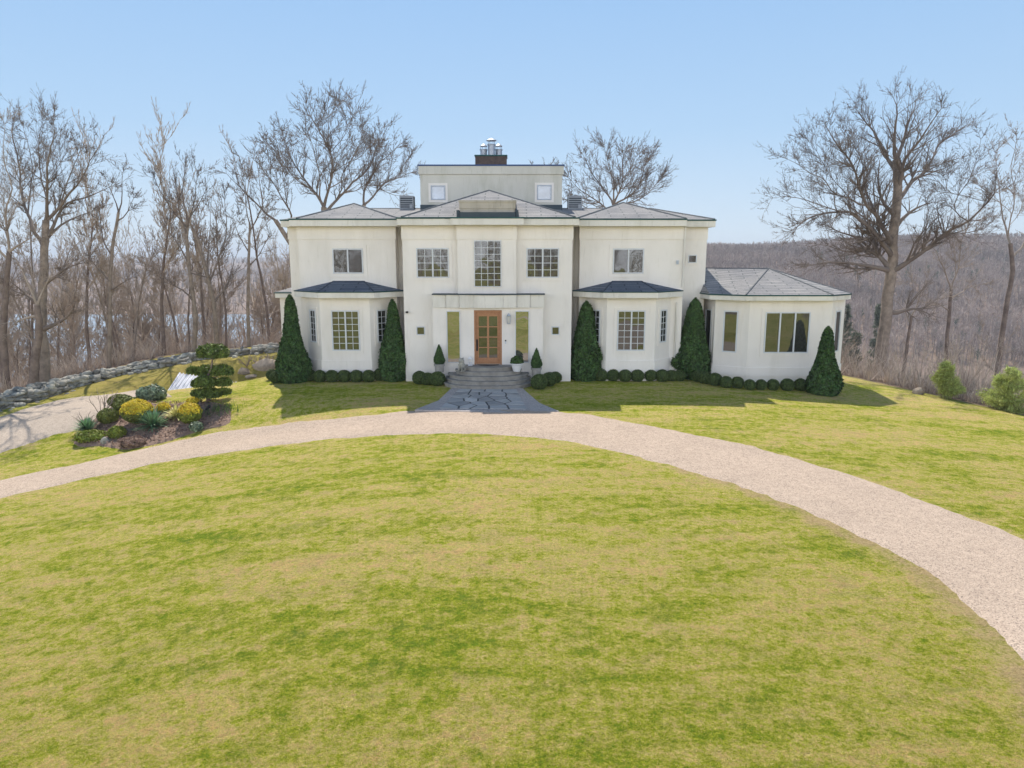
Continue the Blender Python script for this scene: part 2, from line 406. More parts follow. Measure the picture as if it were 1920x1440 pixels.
MAT['rhodo'] = simple('grey_green_leaves', (0.26, 0.31, 0.20), (0.11, 0.16, 0.10), 4, .5, island=.6, spec=.5, trans=.1)
MAT['pineneedle'] = simple('pine_needles', (0.17, 0.22, 0.045), (0.08, 0.12, 0.03), 3, .6, island=.4, trans=.15)
MAT['pinepale'] = simple('pale_pine_needles', (0.55, 0.58, 0.20), (0.36, 0.42, 0.13), 3, .6, island=.4, trans=.25)
MAT['hemlock'] = simple('hemlock_needles', (0.18, 0.20, 0.14), (0.11, 0.13, 0.10), .5, .7, island=.4, trans=.1)
MAT['mulch'] = simple('bark_mulch', (0.36, 0.25, 0.19), (0.18, 0.12, 0.095), 9, .95, bs=1, bscale=35)
MAT['heather'] = simple('dry_heather', (0.33, 0.22, 0.17), (0.2, 0.13, 0.1), 8, .9, island=.4)
MAT['daff'] = simple('green_blades', (0.16, 0.28, 0.05), (0.10, 0.20, 0.04), 5, .6, island=.3, trans=.2)
MAT['tarp'] = simple('green_tarp', (0.03, 0.09, 0.05), None, 4, .5)
MAT['lampglass'] = simple('lantern_glass', (0.55, 0.54, 0.5), None, 4, .2)
def gravel(name, c0, c1, c2, big=(.9, 1.06)):
    m, nt, b = nodes(name); tc = N(nt, 'ShaderNodeTexCoord'); v = tc.outputs['Object']
    vo = N(nt, 'ShaderNodeTexVoronoi'); vo.inputs['Scale'].default_value = 48; nt.links.new(v, vo.inputs['Vector'])
    bw = N(nt, 'ShaderNodeRGBToBW'); nt.links.new(vo.outputs['Color'], bw.inputs[0])
    r = ramp(nt, [(0.12, c2), (0.28, c1), (0.55, c0), (.9, tuple(min(1, x * 1.18) for x in c0))], bw.outputs[0])
    n = noise(nt, .55, 6, .65, v); r2 = ramp(nt, [(.3, (big[0],) * 3), (.7, (big[1],) * 3)], n.outputs[0])
    n3 = noise(nt, 5.5, 5, .75, v); r3 = ramp(nt, [(.3, (.86, .85, .85)), (.62, (1.05, 1.05, 1.05))], n3.outputs[0])
    col = mix(nt, 1, r.outputs[0], r2.outputs[0], 'MULTIPLY'); col = mix(nt, 1, col, r3.outputs[0], 'MULTIPLY')
    nt.links.new(col, b.inputs['Base Color']); b.inputs['Roughness'].default_value = .95; b.inputs['Specular IOR Level'].default_value = .15
    bump(nt, b, vo.outputs['Distance'], .55, .02)
    return m
MAT['gravel'] = gravel('pink_gravel', (0.50, 0.40, 0.32), (0.44, 0.345, 0.275), (0.24, 0.20, 0.17))
MAT['gravel_far'] = gravel('packed_gravel', (0.48, 0.405, 0.335), (0.43, 0.36, 0.295), (0.30, 0.25, 0.21))
MAT['gravel_grey'] = gravel('grey_border_gravel', (0.50, 0.46, 0.44), (0.40, 0.36, 0.35), (0.20, 0.19, 0.19))

# ------------------------------------------------------------------ ground sheet
def polyd(x, y, line):
    dm = np.full(x.shape, 1e9)
    for i in range(len(line) - 1):
        ax, ay = line[i][:2]; bx, by = line[i + 1][:2]; ex, ey = bx - ax, by - ay
        t = np.clip(((x - ax) * ex + (y - ay) * ey) / (ex * ex + ey * ey + 1e-9), 0, 1)
        dm = np.minimum(dm, np.hypot(x - ax - t * ex, y - ay - t * ey))
    return dm
def inpoly(x, y, poly):
    ins = np.zeros(np.shape(x), bool); n = len(poly)
    for i in range(n):
        ax, ay = poly[i][:2]; bx, by = poly[(i + 1) % n][:2]
        c = ((ay > y) != (by > y)); ins ^= c & (x < ax + (y - ay) / (by - ay + 1e-12) * (bx - ax))
    return ins
up_px = [(0, 900), (141, 870), (253, 845), (323, 827), (394, 813), (478, 800), (540, 793), (620, 784), (700, 776), (780, 769), (870, 767), (960, 767), (1040, 770), (1110, 777), (1200, 794),
         (1300, 813), (1387, 831), (1471, 852), (1575, 883), (1658, 909), (1742, 940), (1825, 970), (1920, 1006)]
lo_px = [(0, 936), (112, 910), (239, 883), (309, 867), (422, 851), (540, 833), (620, 824), (700, 819), (780, 816), (870, 815), (960, 819), (1040, 827), (1110, 838), (1200, 860),
         (1304, 890), (1408, 921), (1492, 954), (1575, 992), (1658, 1033), (1742, 1079), (1804, 1133), (1867, 1192), (1920, 1256)]
UP = [gnd(*p)[:2] for p in up_px]; LO = [gnd(*p)[:2] for p in lo_px]
def ext(line, n=6, step=2.2, curve=0.0, head=True):
    """continue a line past its end, turning a little each step"""
    if head: p = np.array(line[0]); q = np.array(line[1])
    else: p = np.array(line[-1]); q = np.array(line[-2])
    d = (p - q) / np.linalg.norm(p - q); out = []
    for i in range(n):
        c, s = cos(curve), sin(curve); d = np.array([d[0] * c - d[1] * s, d[0] * s + d[1] * c]); p = p + d * step; out.append(tuple(p))
    return out[::-1] + line if head else line + out
UP = ext(ext(UP, 7, 2.2, .06), 7, 2.4, -.11, False); LO = ext(ext(LO, 7, 2.2, .06), 7, 2.0, -.11, False)
def resample(line, step):
    P = np.array([p[:2] for p in line], float); d = np.concatenate([[0], np.cumsum(np.linalg.norm(np.diff(P, axis=0), axis=1))])
    # Catmull-Rom smoothing
    n = max(2, int(d[-1] / step)); s = np.linspace(0, d[-1], n)
    out = []
    for v in s:
        i = min(max(np.searchsorted(d, v) - 1, 0), len(P) - 2)
        t = (v - d[i]) / (d[i + 1] - d[i] + 1e-9)
        p0 = P[max(i - 1, 0)]; p1 = P[i]; p2 = P[i + 1]; p3 = P[min(i + 2, len(P) - 1)]
        out.append(.5 * ((2 * p1) + (-p0 + p2) * t + (2 * p0 - 5 * p1 + 4 * p2 - p3) * t * t + (-p0 + 3 * p1 - 3 * p2 + p3) * t ** 3))
    return np.array(out)
DRIVE = UP + LO[::-1]
side_px_up = [(-260, 850), (-120, 812), (0, 780), (56, 763), (127, 746), (211, 737), (281, 734), (316, 740)]
side_px_lo = [(-260, 925), (-120, 890), (0, 853), (56, 836), (98, 822), (135, 813), (180, 789), (235, 765), (270, 752), (322, 744)]
SU = [gnd(*p)[:2] for p in side_px_up]; SL = [gnd(*p)[:2] for p in side_px_lo]

def axis(lo, hi, step, a0, a1, grow=1.12):
    c = list(np.arange(lo, hi + step / 2, step))
    s = step; v = hi
    while v < a1: s *= grow; v += s; c.append(v)
    s = step; v = lo
    while v > a0: s *= grow; v -= s; c.insert(0, v)
    return np.array(c)
gx = axis(-32, 26, .28, -5000, 5000); gy = axis(2, 54, .28, -1500, 6000, 1.1)
GX, GY = np.meshgrid(gx, gy); H = height(GX, GY)
V = np.stack([GX, GY, H], -1).reshape(-1, 3); nx, ny = len(gx), len(gy)
i = np.arange(ny - 1)[:, None] * nx + np.arange(nx - 1)[None, :]
Fq = np.stack([i, i + 1, i + nx + 1, i + nx], -1).reshape(-1, 4)
S = outside(GX, GY)
near = (np.abs(GX) < 60) & (GY < 70) & (GY > -10)
worn = np.zeros(GX.shape)
dl = np.full(GX.shape, 99.0); dl[near] = polyd(GX[near], GY[near], LO)
du = np.full(GX.shape, 99.0); du[near] = polyd(GX[near], GY[near], UP)
wl = np.clip(1 - dl / (.3 + .7 * sstep(3, 6, GX)), 0, 1) * (.75 + .25 * sstep(3, 6, GX)); wu = np.clip(1 - du / .5, 0, 1) * .6
worn = np.maximum(wl, wu)
lawn = 1 - sstep(-0.6, 0.9, S)
# drier, golden grass on the left bank near the stone wall
dry = sstep(-6.5, -11, GX) * sstep(33, 36, GY)
g = MB()
m, nt, b = nodes('lawn_and_forest_floor')
tc = N(nt, 'ShaderNodeTexCoord'); v = tc.outputs['Object']
rot = N(nt, 'ShaderNodeMapping'); nt.links.new(v, rot.inputs[0]); rot.inputs['Rotation'].default_value = (0, 0, R(-38)); rot.inputs['Scale'].default_value = (.45, 1.5, 1)
nA = noise(nt, .42, 6, .62, rot.outputs[0]); nB = noise(nt, 1.4, 6, .68, v); nC = noise(nt, 16, 5, .75, v); nD = noise(nt, 75, 3, .7, v)
nE = noise(nt, .13, 3, .5, v)
GREEN = (0.145, 0.225, 0.028); LIME = (0.285, 0.335, 0.042); STRAW = (0.47, 0.41, 0.145); TAN = (0.50, 0.385, 0.205); DARK = (0.13, 0.16, 0.03)
def lawn_colour(nt, v, rnd=None):
    """patchy spring lawn: yellow green base, greener and straw coloured patches, thin tan spots"""
    rot = N(nt, 'ShaderNodeMapping'); nt.links.new(v, rot.inputs[0]); rot.inputs['Rotation'].default_value = (0, 0, R(-38)); rot.inputs['Scale'].default_value = (.5, 1.4, 1)
    big = noise(nt, .30, 4, .55, rot.outputs[0]); med = noise(nt, 1.1, 5, .62, rot.outputs[0]); sm = noise(nt, 4.2, 5, .68, v); fine = noise(nt, 17, 4, .7, v)
    def mixsum(ws):
        o = None
        for n_, w_ in ws:
            t_ = mathn(nt, 'MULTIPLY', mathn(nt, 'SUBTRACT', n_, .5), w_); o = t_ if o is None else mathn(nt, 'ADD', o, t_)
        return mathn(nt, 'ADD', o, .5)
    ws = [(big.outputs[0], .7), (med.outputs[0], .8), (sm.outputs[0], 1.1), (fine.outputs[0], .75)]
    if rnd is not None: ws.append((rnd, .5))
    f = mixsum(ws)
    base = ramp(nt, [(.20, GREEN), (.38, LIME), (.48, MIDC), (.60, STRAW), (.80, TAN)], f).outputs[0]
    pn = noise(nt, .75, 5, .7, v); pn.inputs['Distortion'].default_value = .6
    spot = mathn(nt, 'MULTIPLY', mathn(nt, 'SUBTRACT', mathn(nt, 'ADD', pn.outputs[0], mathn(nt, 'MULTIPLY', sm.outputs[0], .35)), .80), 7, True)
    base = mix(nt, mathn(nt, 'MULTIPLY', spot, .65), base, TAN)
    gn = noise(nt, .95, 5, .7, rot.outputs[0])
    gs = mathn(nt, 'MULTIPLY', mathn(nt, 'SUBTRACT', mathn(nt, 'ADD', gn.outputs[0], mathn(nt, 'MULTIPLY', sm.outputs[0], .35)), .79), 6, True)
    return mix(nt, mathn(nt, 'MULTIPLY', gs, .6), base, GREEN)
GREEN = (0.185, 0.28, 0.018); LIME = (0.37, 0.395, 0.03); MIDC = (0.49, 0.465, 0.085); STRAW = (0.62, 0.53, 0.18); TAN = (0.66, 0.465, 0.21)
c = lawn_colour(nt, v)
r3 = ramp(nt, [(.30, (.60, .66, .58)), (.5, (1, 1, 1)), (.72, (1.28, 1.24, 1.25))], nC.outputs[0]); c = mix(nt, 1, c, r3.outputs[0], 'MULTIPLY')
r4 = ramp(nt, [(.28, (.55, .58, .55)), (.6, (1.15, 1.15, 1.15))], nD.outputs[0]); c = mix(nt, 1, c, r4.outputs[0], 'MULTIPLY')
aw = N(nt, 'ShaderNodeAttribute', attribute_name='worn'); ad = N(nt, 'ShaderNodeAttribute', attribute_name='dry'); al = N(nt, 'ShaderNodeAttribute', attribute_name='lawn')
dryc = mix(nt, nC.outputs[0], (.44, .35, .10), (.30, .23, .08))
c = mix(nt, mathn(nt, 'MULTIPLY', ad.outputs['Fac'], mathn(nt, 'ADD', mathn(nt, 'MULTIPLY', nB.outputs[0], .8), .35), True), c, dryc)
wf = mathn(nt, 'MULTIPLY', mathn(nt, 'SUBTRACT', mathn(nt, 'ADD', aw.outputs['Fac'], mathn(nt, 'ADD', mathn(nt, 'MULTIPLY', nB.outputs[0], 1.9), mathn(nt, 'MULTIPLY', nC.outputs[0], .9))), 1.93), 2.2, True)
wornc = mix(nt, ramp(nt, [(.35, (0, 0, 0)), (.65, (1, 1, 1))], nC.outputs[0]).outputs[0], (.40, .27, .14), (.62, .46, .27))
c = mix(nt, mathn(nt, 'MULTIPLY', wf, .82), c, wornc)
litn = noise(nt, .08, 6, .7, v)
lit = ramp(nt, [(.3, (.27, .20, .165)), (.7, (.19, .135, .12))], litn.outputs[0])
lc = mix(nt, 1, lit.outputs[0], r3.outputs[0], 'MULTIPLY')
lf = mathn(nt, 'ADD', mathn(nt, 'MULTIPLY', mathn(nt, 'SUBTRACT', nB.outputs[0], .5), 1.2), al.outputs['Fac'], True)
c = mix(nt, lf, lc, c)
nt.links.new(c, b.inputs['Base Color']); b.inputs['Roughness'].default_value = .95; b.inputs['Specular IOR Level'].default_value = .1
hh = mathn(nt, 'ADD', mathn(nt, 'MULTIPLY', nC.outputs[0], .5), mathn(nt, 'MULTIPLY', nD.outputs[0], .4)); hh = mathn(nt, 'ADD', hh, mathn(nt, 'MULTIPLY', nB.outputs[0], 1.4)); bump(nt, b, hh, 1.0, .12)
MAT['ground'] = m
ground = npmesh('ground', V, Fq, m, smooth=True)
for nme, arr in (('worn', worn), ('dry', dry), ('lawn', lawn)):
    at_ = ground.data.attributes.new(nme, 'FLOAT', 'POINT'); at_.data.foreach_set('value', arr.ravel().astype(np.float32))
tag(ground, 'rolling green and straw coloured lawn falling away to wooded slopes', kind='structure')

def ribbon(name, A, B, mat, lift, jit, rng, step=.16, across=14):
    a = resample(A, step); n = len(a)
    bb = resample(B, step); bb = bb[np.linspace(0, len(bb) - 1, n).astype(int)] if len(bb) >= n else np.array([bb[min(len(bb) - 1, int(k * len(bb) / n))] for k in range(n)])
    # smooth correspondence
    s = np.linspace(0, 1, n); sb = np.linspace(0, 1, len(resample(B, step))); rb = resample(B, step)
    bb = np.stack([np.interp(s, sb, rb[:, 0]), np.interp(s, sb, rb[:, 1])], 1)
    u = (bb - a); wd = np.linalg.norm(u, axis=1, keepdims=True); u = u / wd
    def nz(n, amp):
        k = rng.normal(size=n); k2 = np.convolve(rng.normal(size=n), np.ones(5) / 5, 'same') * 2; return (k * .25 + k2) * amp
    a = a + u * nz(n, jit)[:, None]; bb = bb + u * nz(n, jit)[:, None]
    t = np.linspace(0, 1, across); P = a[:, None, :] * (1 - t)[None, :, None] + bb[:, None, :] * t[None, :, None]
    Z = height(P[..., 0], P[..., 1]) + lift
    Z[:, 0] -= lift + .02; Z[:, -1] -= lift + .02
    Vv = np.concatenate([P, Z[..., None]], -1).reshape(-1, 3)
    i = np.arange(n - 1)[:, None] * across + np.arange(across - 1)[None, :]
    Fv = np.stack([i, i + across, i + across + 1, i + 1], -1).reshape(-1, 4)
    return npmesh(name, Vv, Fv, mat, smooth=True)
rng = np.random.default_rng(5)
tag(ribbon('gravel_driveway', UP, LO, MAT['gravel'], .035, .06, rng), 'curved pinkish gravel driveway sweeping across the front lawn', kind='structure')
tag(ribbon('side_driveway', SU, SL, MAT['gravel_far'], .035, .07, rng), 'pale side driveway running behind the planting bed', kind='structure')
# river and far water
wm, nt, b = nodes('river_water'); b.inputs['Base Color'].default_value = (.22, .27, .34, 1); b.inputs['Roughness'].default_value = .12
tc = N(nt, 'ShaderNodeTexCoord'); n = noise(nt, .35, 3, .5, tc.outputs['Object']); bump(nt, b, n.outputs[0], .15, .3)
g = MB(); g.box(-1500, 20, 110, 540, -38.6, -38.5); tag(g.build('river', wm), 'pale river far below seen between the bare trunks', kind='structure')

# ------------------------------------------------------------------ house
HO = (0, 34, 0)
house = empty('house', HO, 'two storey cream stucco house with hipped shingle roofs and rooftop penthouse', 'house')
def HB(mb, name, mat, parent=None, **k): return mb.build(name, mat, parent or house, HO, **k)
YC, YM, YW, YB = 32.5, 32.25, 33.6, 34.4       # centre block, middle strip, wings, back body
zE = 7.08                                       # fascia underside
xc0, xc1 = XX(757, 560, YC), XX(1072, 560, YC)
xm0, xm1 = XX(858, 500, YM), XX(968, 500, YM)
xl0, xl1 = XX(560, 480, YW), XX(742, 480, YW)
xr0, xr1 = XX(1087, 480, YW), XX(1283, 480, YW)
xb0, xb1 = XX(543, 480, YB), XX(1324, 480, YB)
g = MB(); g.prism([(xb0, YB), (xl0, YB), (xl0, YW), (xl1, YW), (xl1, YB), (xc0, YB), (xc0, YC), (xm0, YC), (xm0, YM), (xm1, YM), (xm1, YC), (xc1, YC), (xc1, YB), (xr0, YB), (xr0, YW), (xr1, YW), (xr1, YB), (xb1, YB), (xb1, 44), (xb0, 44)], -.6, zE)
HB(g, 'wall', MAT['stucco'])
# raised frieze above a thin joint line, all round the front
g = MB(); zj = ZZ(449, YC); pr = .035
def frieze(x0, x1, Y): g.box(x0 - .03, x1 + .03, Y - pr, Y + .1, ZZ(449, Y), zE - .004)
frieze(xl0, xl1, YW); frieze(xr0, xr1, YW); frieze(xc0, xm0 - .04, YC); frieze(xm1 + .04, xc1, YC); frieze(xm0, xm1, YM); frieze(xb0, xl0 - .05, YB); frieze(xr1 + .05, xb1, YB)
HB(g, 'frieze', MAT['stucco'])
# main eaves: fascia slab, drip edge
ev = [(XX(526, 415, 33.95), 33.95), (XX(542, 415, 33.95), 33.95), (XX(542, 415, 33.1), 33.1), (XX(744, 415, 33.1), 33.1), (XX(744, 415, 32), 32.0), (XX(845, 415, 32), 32.0), (XX(845, 415, 31.7), 31.7), (XX(982, 415, 31.7), 31.7), (XX(982, 415, 32), 32.0),
      (XX(1086, 415, 32), 32.0), (XX(1086, 415, 33.1), 33.1), (XX(1288, 415, 33.1), 33.1), (XX(1288, 415, 33.95), 33.95), (XX(1342, 415, 33.95), 33.95), (XX(1342, 415, 33.95), 44.5), (XX(526, 415, 33.95), 44.5)]
g = MB(); g.prism(ev, zE, zE + .27); HB(g, 'fascia', MAT['fascia'])
def grow_poly(poly, d):
    n = len(poly); out = []
    for i in range(n):
        p0 = np.array(poly[i - 1][:2]); p = np.array(poly[i][:2]); p1 = np.array(poly[(i + 1) % n][:2])
        e0 = (p - p0) / (np.linalg.norm(p - p0) + 1e-9); e1 = (p1 - p) / (np.linalg.norm(p1 - p) + 1e-9)
        n0 = np.array([e0[1], -e0[0]]); n1 = np.array([e1[1], -e1[0]]); q = n0 + n1; q = q / (np.dot(q, q) / 2 + 1e-9) if np.dot(q, q) > .05 else n0
        out.append(tuple(p + q * d))
    return out
g = MB(); g.prism(grow_poly(ev, .03), zE + .272, zE + .335); HB(g, 'drip_edge', MAT['drip'])
zR = zE + .34
# roofs
def pyramid(g, base, apexes, z0=zR):
    """base polygon 4 pts front-left, front-right, back-right, back-left; apexes [(x,y,z),(x,y,z)] ridge from left to right"""
    b = [(x, y, z0) for x, y in base]
    if len(apexes) == 1: g.add(b + apexes, [(0, 1, 4), (1, 2, 4), (2, 3, 4), (3, 0, 4), (3, 2, 1, 0)])
    else: g.add(b + apexes, [(0, 1, 5, 4), (1, 2, 5), (2, 3, 4, 5), (3, 0, 4), (3, 2, 1, 0)])
zr = ZZ(391, 39)
g = MB(); pyramid(g, [(ev[0][0] + .05, 34.0), (ev[13][0] - .05, 34.0), (ev[13][0] - .05, 44.4), (ev[0][0] + .05, 44.4)], [(XX(640, 391, 39), 39, zr), (XX(1218, 391, 39), 39, zr)])
ap = at(664, 382, 36.4); pyramid(g, [(XX(556, 410, 33.15), 33.15), (XX(746, 410, 33.15), 33.15), (XX(746, 410, 33.15) + .3, 40.2), (XX(556, 410, 33.15), 40.2)], [ap], zR + .004)
ap = at(1168, 380, 36.4); pyramid(g, [(XX(1082, 410, 33.15), 33.15), (XX(1286, 410, 33.15), 33.15), (XX(1286, 410, 33.15), 40.2), (XX(1082, 410, 33.15), 40.2)], [ap], zR + .004)
ap = at(917, 357, 36.5); pyramid(g, [(XX(753, 410, 32.04), 32.04), (XX(1078, 410, 32.04), 32.04), (XX(1078, 410, 32.04), 41), (XX(753, 410, 32.04), 41)], [ap], zR + .008)
roof = HB(g, 'roof', MAT['shingle'], uv=True)
# hip caps
def cap(g, a, b, r=.055):
    g.tube([a, b], r, 6)
g = MB(); zc = zR
for (l, r_, ay, apx, ey) in ((556, 746, 33.15, at(664, 382, 36.4), 410), (1082, 1286, 33.15, at(1168, 380, 36.4), 410), (753, 1078, 32.04, at(917, 357, 36.5), 410)):
    for xx in (l, r_):
        cap(g, (XX(xx, ey, ay), ay, zR + .0), (apx[0], apx[1], apx[2] - .01))
cap(g, (XX(640, 391, 39), 39, zr - .02), (XX(1218, 391, 39), 39, zr - .02)); cap(g, (ev[13][0] - .05, 34, zR), (XX(1218, 391, 39), 39, zr))
HB(g, 'hip_cap', MAT['shingle'], roof)
# parapet box over the entrance on the centre roof
g = MB(); x0, x1 = XX(861, 385, 32.0), XX(967, 385, 32.0)
g.box(x0, x1, 32.0, 34.6, ZZ(391, 32), ZZ(379, 32)); g.box(x0 - .03, x1 + .03, 31.97, 34.6, ZZ(379, 32) + .002, ZZ(375.5, 32))
g.box(x0 + .04, x1 - .04, 32.03, 34.5, ZZ(398, 32), ZZ(391, 32) - .002)
HB(g, 'parapet', MAT['parapet'])
g = MB(); g.box(x0 + .02, x1 - .02, 31.82, 34.2, zR, ZZ(398, 32) - .003)
g.box(x0 - .12, x0 + .0, 31.95, 33.4, zR, ZZ(394, 32)); g.box(x1 + .0, x1 + .12, 31.95, 33.4, zR, ZZ(394, 32)); HB(g, 'gutter', MAT['flash'])
# penthouse
YP = 38.5; xp0, xp1 = XX(788, 350, YP), XX(1054, 350, YP); zp0, zp1 = 7.6, ZZ(327, YP); zp2 = ZZ(311.5, YP)
g = MB(); g.box(xp0, xp1, YP, 43, zp0, zp1); g.box(xp0 - .07, xp1 + .07, YP - .07, 43.07, zp1 + .002, zp2); HB(g, 'penthouse_wall', MAT['stucco_old'])
g = MB(); g.box(xp0 - .11, xp1 + .11, YP - .11, 43.11, zp2 + .002, zp2 + .07); HB(g, 'roof_edge', MAT['bluemetal'])
g = MB(); g.box(xp0 - .02, xp1 + .02, YP - .05, YP, ZZ(391, YP) - .25, ZZ(384, YP)); HB(g, 'flashing', MAT['flash'])
# chimney
YH = 41; x0, x1 = XX(891, 300, YH), XX(950, 300, YH); z1 = ZZ(291, YH)
g = MB(); g.box(x0, x1, YH, YH + 1.2, 10.2, z1 - .05); chim = HB(g, 'chimney', MAT['rust'])
g = MB(); g.box(x0 - .04, x1 + .04, YH - .04, YH + 1.24, z1 - .05, z1 + .02); HB(g, 'chimney_cap', MAT['drip'], chim)
for (pxc, r, ht, capr, yy) in ((907, .19, .42, .20, 41.7), (921.5, .195, .66, .28, 41.3), (935, .19, .42, .20, 41.7)):
    c = (XX(pxc, 280, yy), yy, z1); g = MB()
    g.lathe([(r, 0), (r, ht * .85), (r + .04, ht * .87), (r + .04, ht * .95), (r * .8, ht * .97)], c, 18)
    for k in range(4):
        a = k * pi / 2 + .5; g.tube([(c[0] + r * cos(a), c[1] + r * sin(a), z1 + ht * .9), (c[0] + r * cos(a), c[1] + r * sin(a), z1 + ht + .16)], .012, 4)
    g.lathe([(capr, ht + .14), (capr + .01, ht + .17), (capr * .5, ht + .25), (.02, ht + .29)], c, 18)
    HB(g, 'flue', MAT['steel'], chim, smooth=False)

# windows --------------------------------------------------------
def window(c, u, hw, z0, z1, cols=0, rows=0, sashes=1, surround=.17, pane='glass', frame='white', fr=.055, sill=True, darkpane=None, mun=.012, name='window'):
    """c = centre on the wall (x,y), u along wall"""
    g = MB()
    g.obox(c, u, hw, z0, z0 + fr, 0, .055); g.obox(c, u, hw, z1 - fr, z1, 0, .055)
    def vb(a, w_, za, zb, d): 
        cc = (c[0] + u[0] * a, c[1] + u[1] * a); g.obox(cc, u, w_, za, zb, 0, d)
    vb(-hw + fr / 2, fr / 2, z0 + fr, z1 - fr, .055); vb(hw - fr / 2, fr / 2, z0 + fr, z1 - fr, .055)
    for s in range(1, sashes): vb(-hw + 2 * hw * s / sashes, fr * .62, z0 + fr, z1 - fr, .055)
    for s in range(sashes):
        a0 = -hw + 2 * hw * s / sashes + (fr if s == 0 else fr * .62); a1 = -hw + 2 * hw * (s + 1) / sashes - (fr if s == sashes - 1 else fr * .62)
        for k in range(1, cols): vb(a0 + (a1 - a0) * k / cols, mun, z0 + fr, z1 - fr, .028)
        for k in range(1, rows):
            z = z0 + fr + (z1 - z0 - 2 * fr) * k / rows; cc = (c[0] + u[0] * (a0 + a1) / 2, c[1] + u[1] * (a0 + a1) / 2); g.obox(cc, u, (a1 - a0) / 2, z - mun, z + mun, 0, .026)
    wo = HB(g, name, MAT[frame])
    for s in range(sashes):
        a0 = -hw + 2 * hw * s / sashes + .02; a1 = -hw + 2 * hw * (s + 1) / sashes - .02
        gp = MB(); cc = (c[0] + u[0] * (a0 + a1) / 2, c[1] + u[1] * (a0 + a1) / 2); gp.obox(cc, u, (a1 - a0) / 2, z0 + .02, z1 - .02, -.01, .014)
        HB(gp, 'pane', MAT[darkpane if (darkpane and s in (darkpane_s if darkpane else ())) else pane], wo)
    if surround:
        gs = MB(); s_ = surround; t = .03; e = .004
        gs.obox(c, u, hw + s_, z1 + e, z1 + s_, 0, t); gs.obox(c, u, hw + s_, z0 - s_, z0 - e, 0, t)
        for sg in (-1, 1):
            cc = (c[0] + u[0] * sg * (hw + s_ / 2 + e), c[1] + u[1] * sg * (hw + s_ / 2 + e)); gs.obox(cc, u, s_ / 2, z0 - e, z1 + e, 0, t)
        HB(gs, 'surround', MAT['stucco'], wo)
    return wo
darkpane_s = (1,)
U0 = (1.0, 0.0)
def fwin(px0, px1, py0, py1, Y, **k):
    pm = (py0 + py1) / 2; x0, x1 = XX(px0, pm, Y), XX(px1, pm, Y)
    return window(((x0 + x1) / 2, Y), U0, (x1 - x0) / 2, ZZ(py1, Y), ZZ(py0, Y), **k)
fwin(624, 681, 466, 513, YW, sashes=2, darkpane='glass_dark', frame='white')
darkpane_s = (0,)
fwin(1149, 1207, 466, 513, YW, sashes=2, darkpane='glass_dark', frame='white')
fwin(781, 842, 465, 521, YC, cols=2, rows=4, sashes=2, surround=.13)
fwin(987, 1048, 465, 521, YC, cols=2, rows=4, sashes=2, surround=.13)
fwin(889, 940, 451, 538, YM, cols=4, rows=7, surround=0, fr=.035)
fwin(1290, 1306, 478, 493, YB, surround=.10, fr=.04)
fwin(781, 797, 612, 628, YC, surround=.10, fr=.04); fwin(1034, 1049, 612, 628, YC, surround=.10, fr=.04)
fwin(808, 835, 348, 375, YP, surround=.12, pane='glass_pale', frame='greytrim'); fwin(1007, 1034, 347, 375, YP, surround=.12, pane='glass_pale', frame='greytrim')

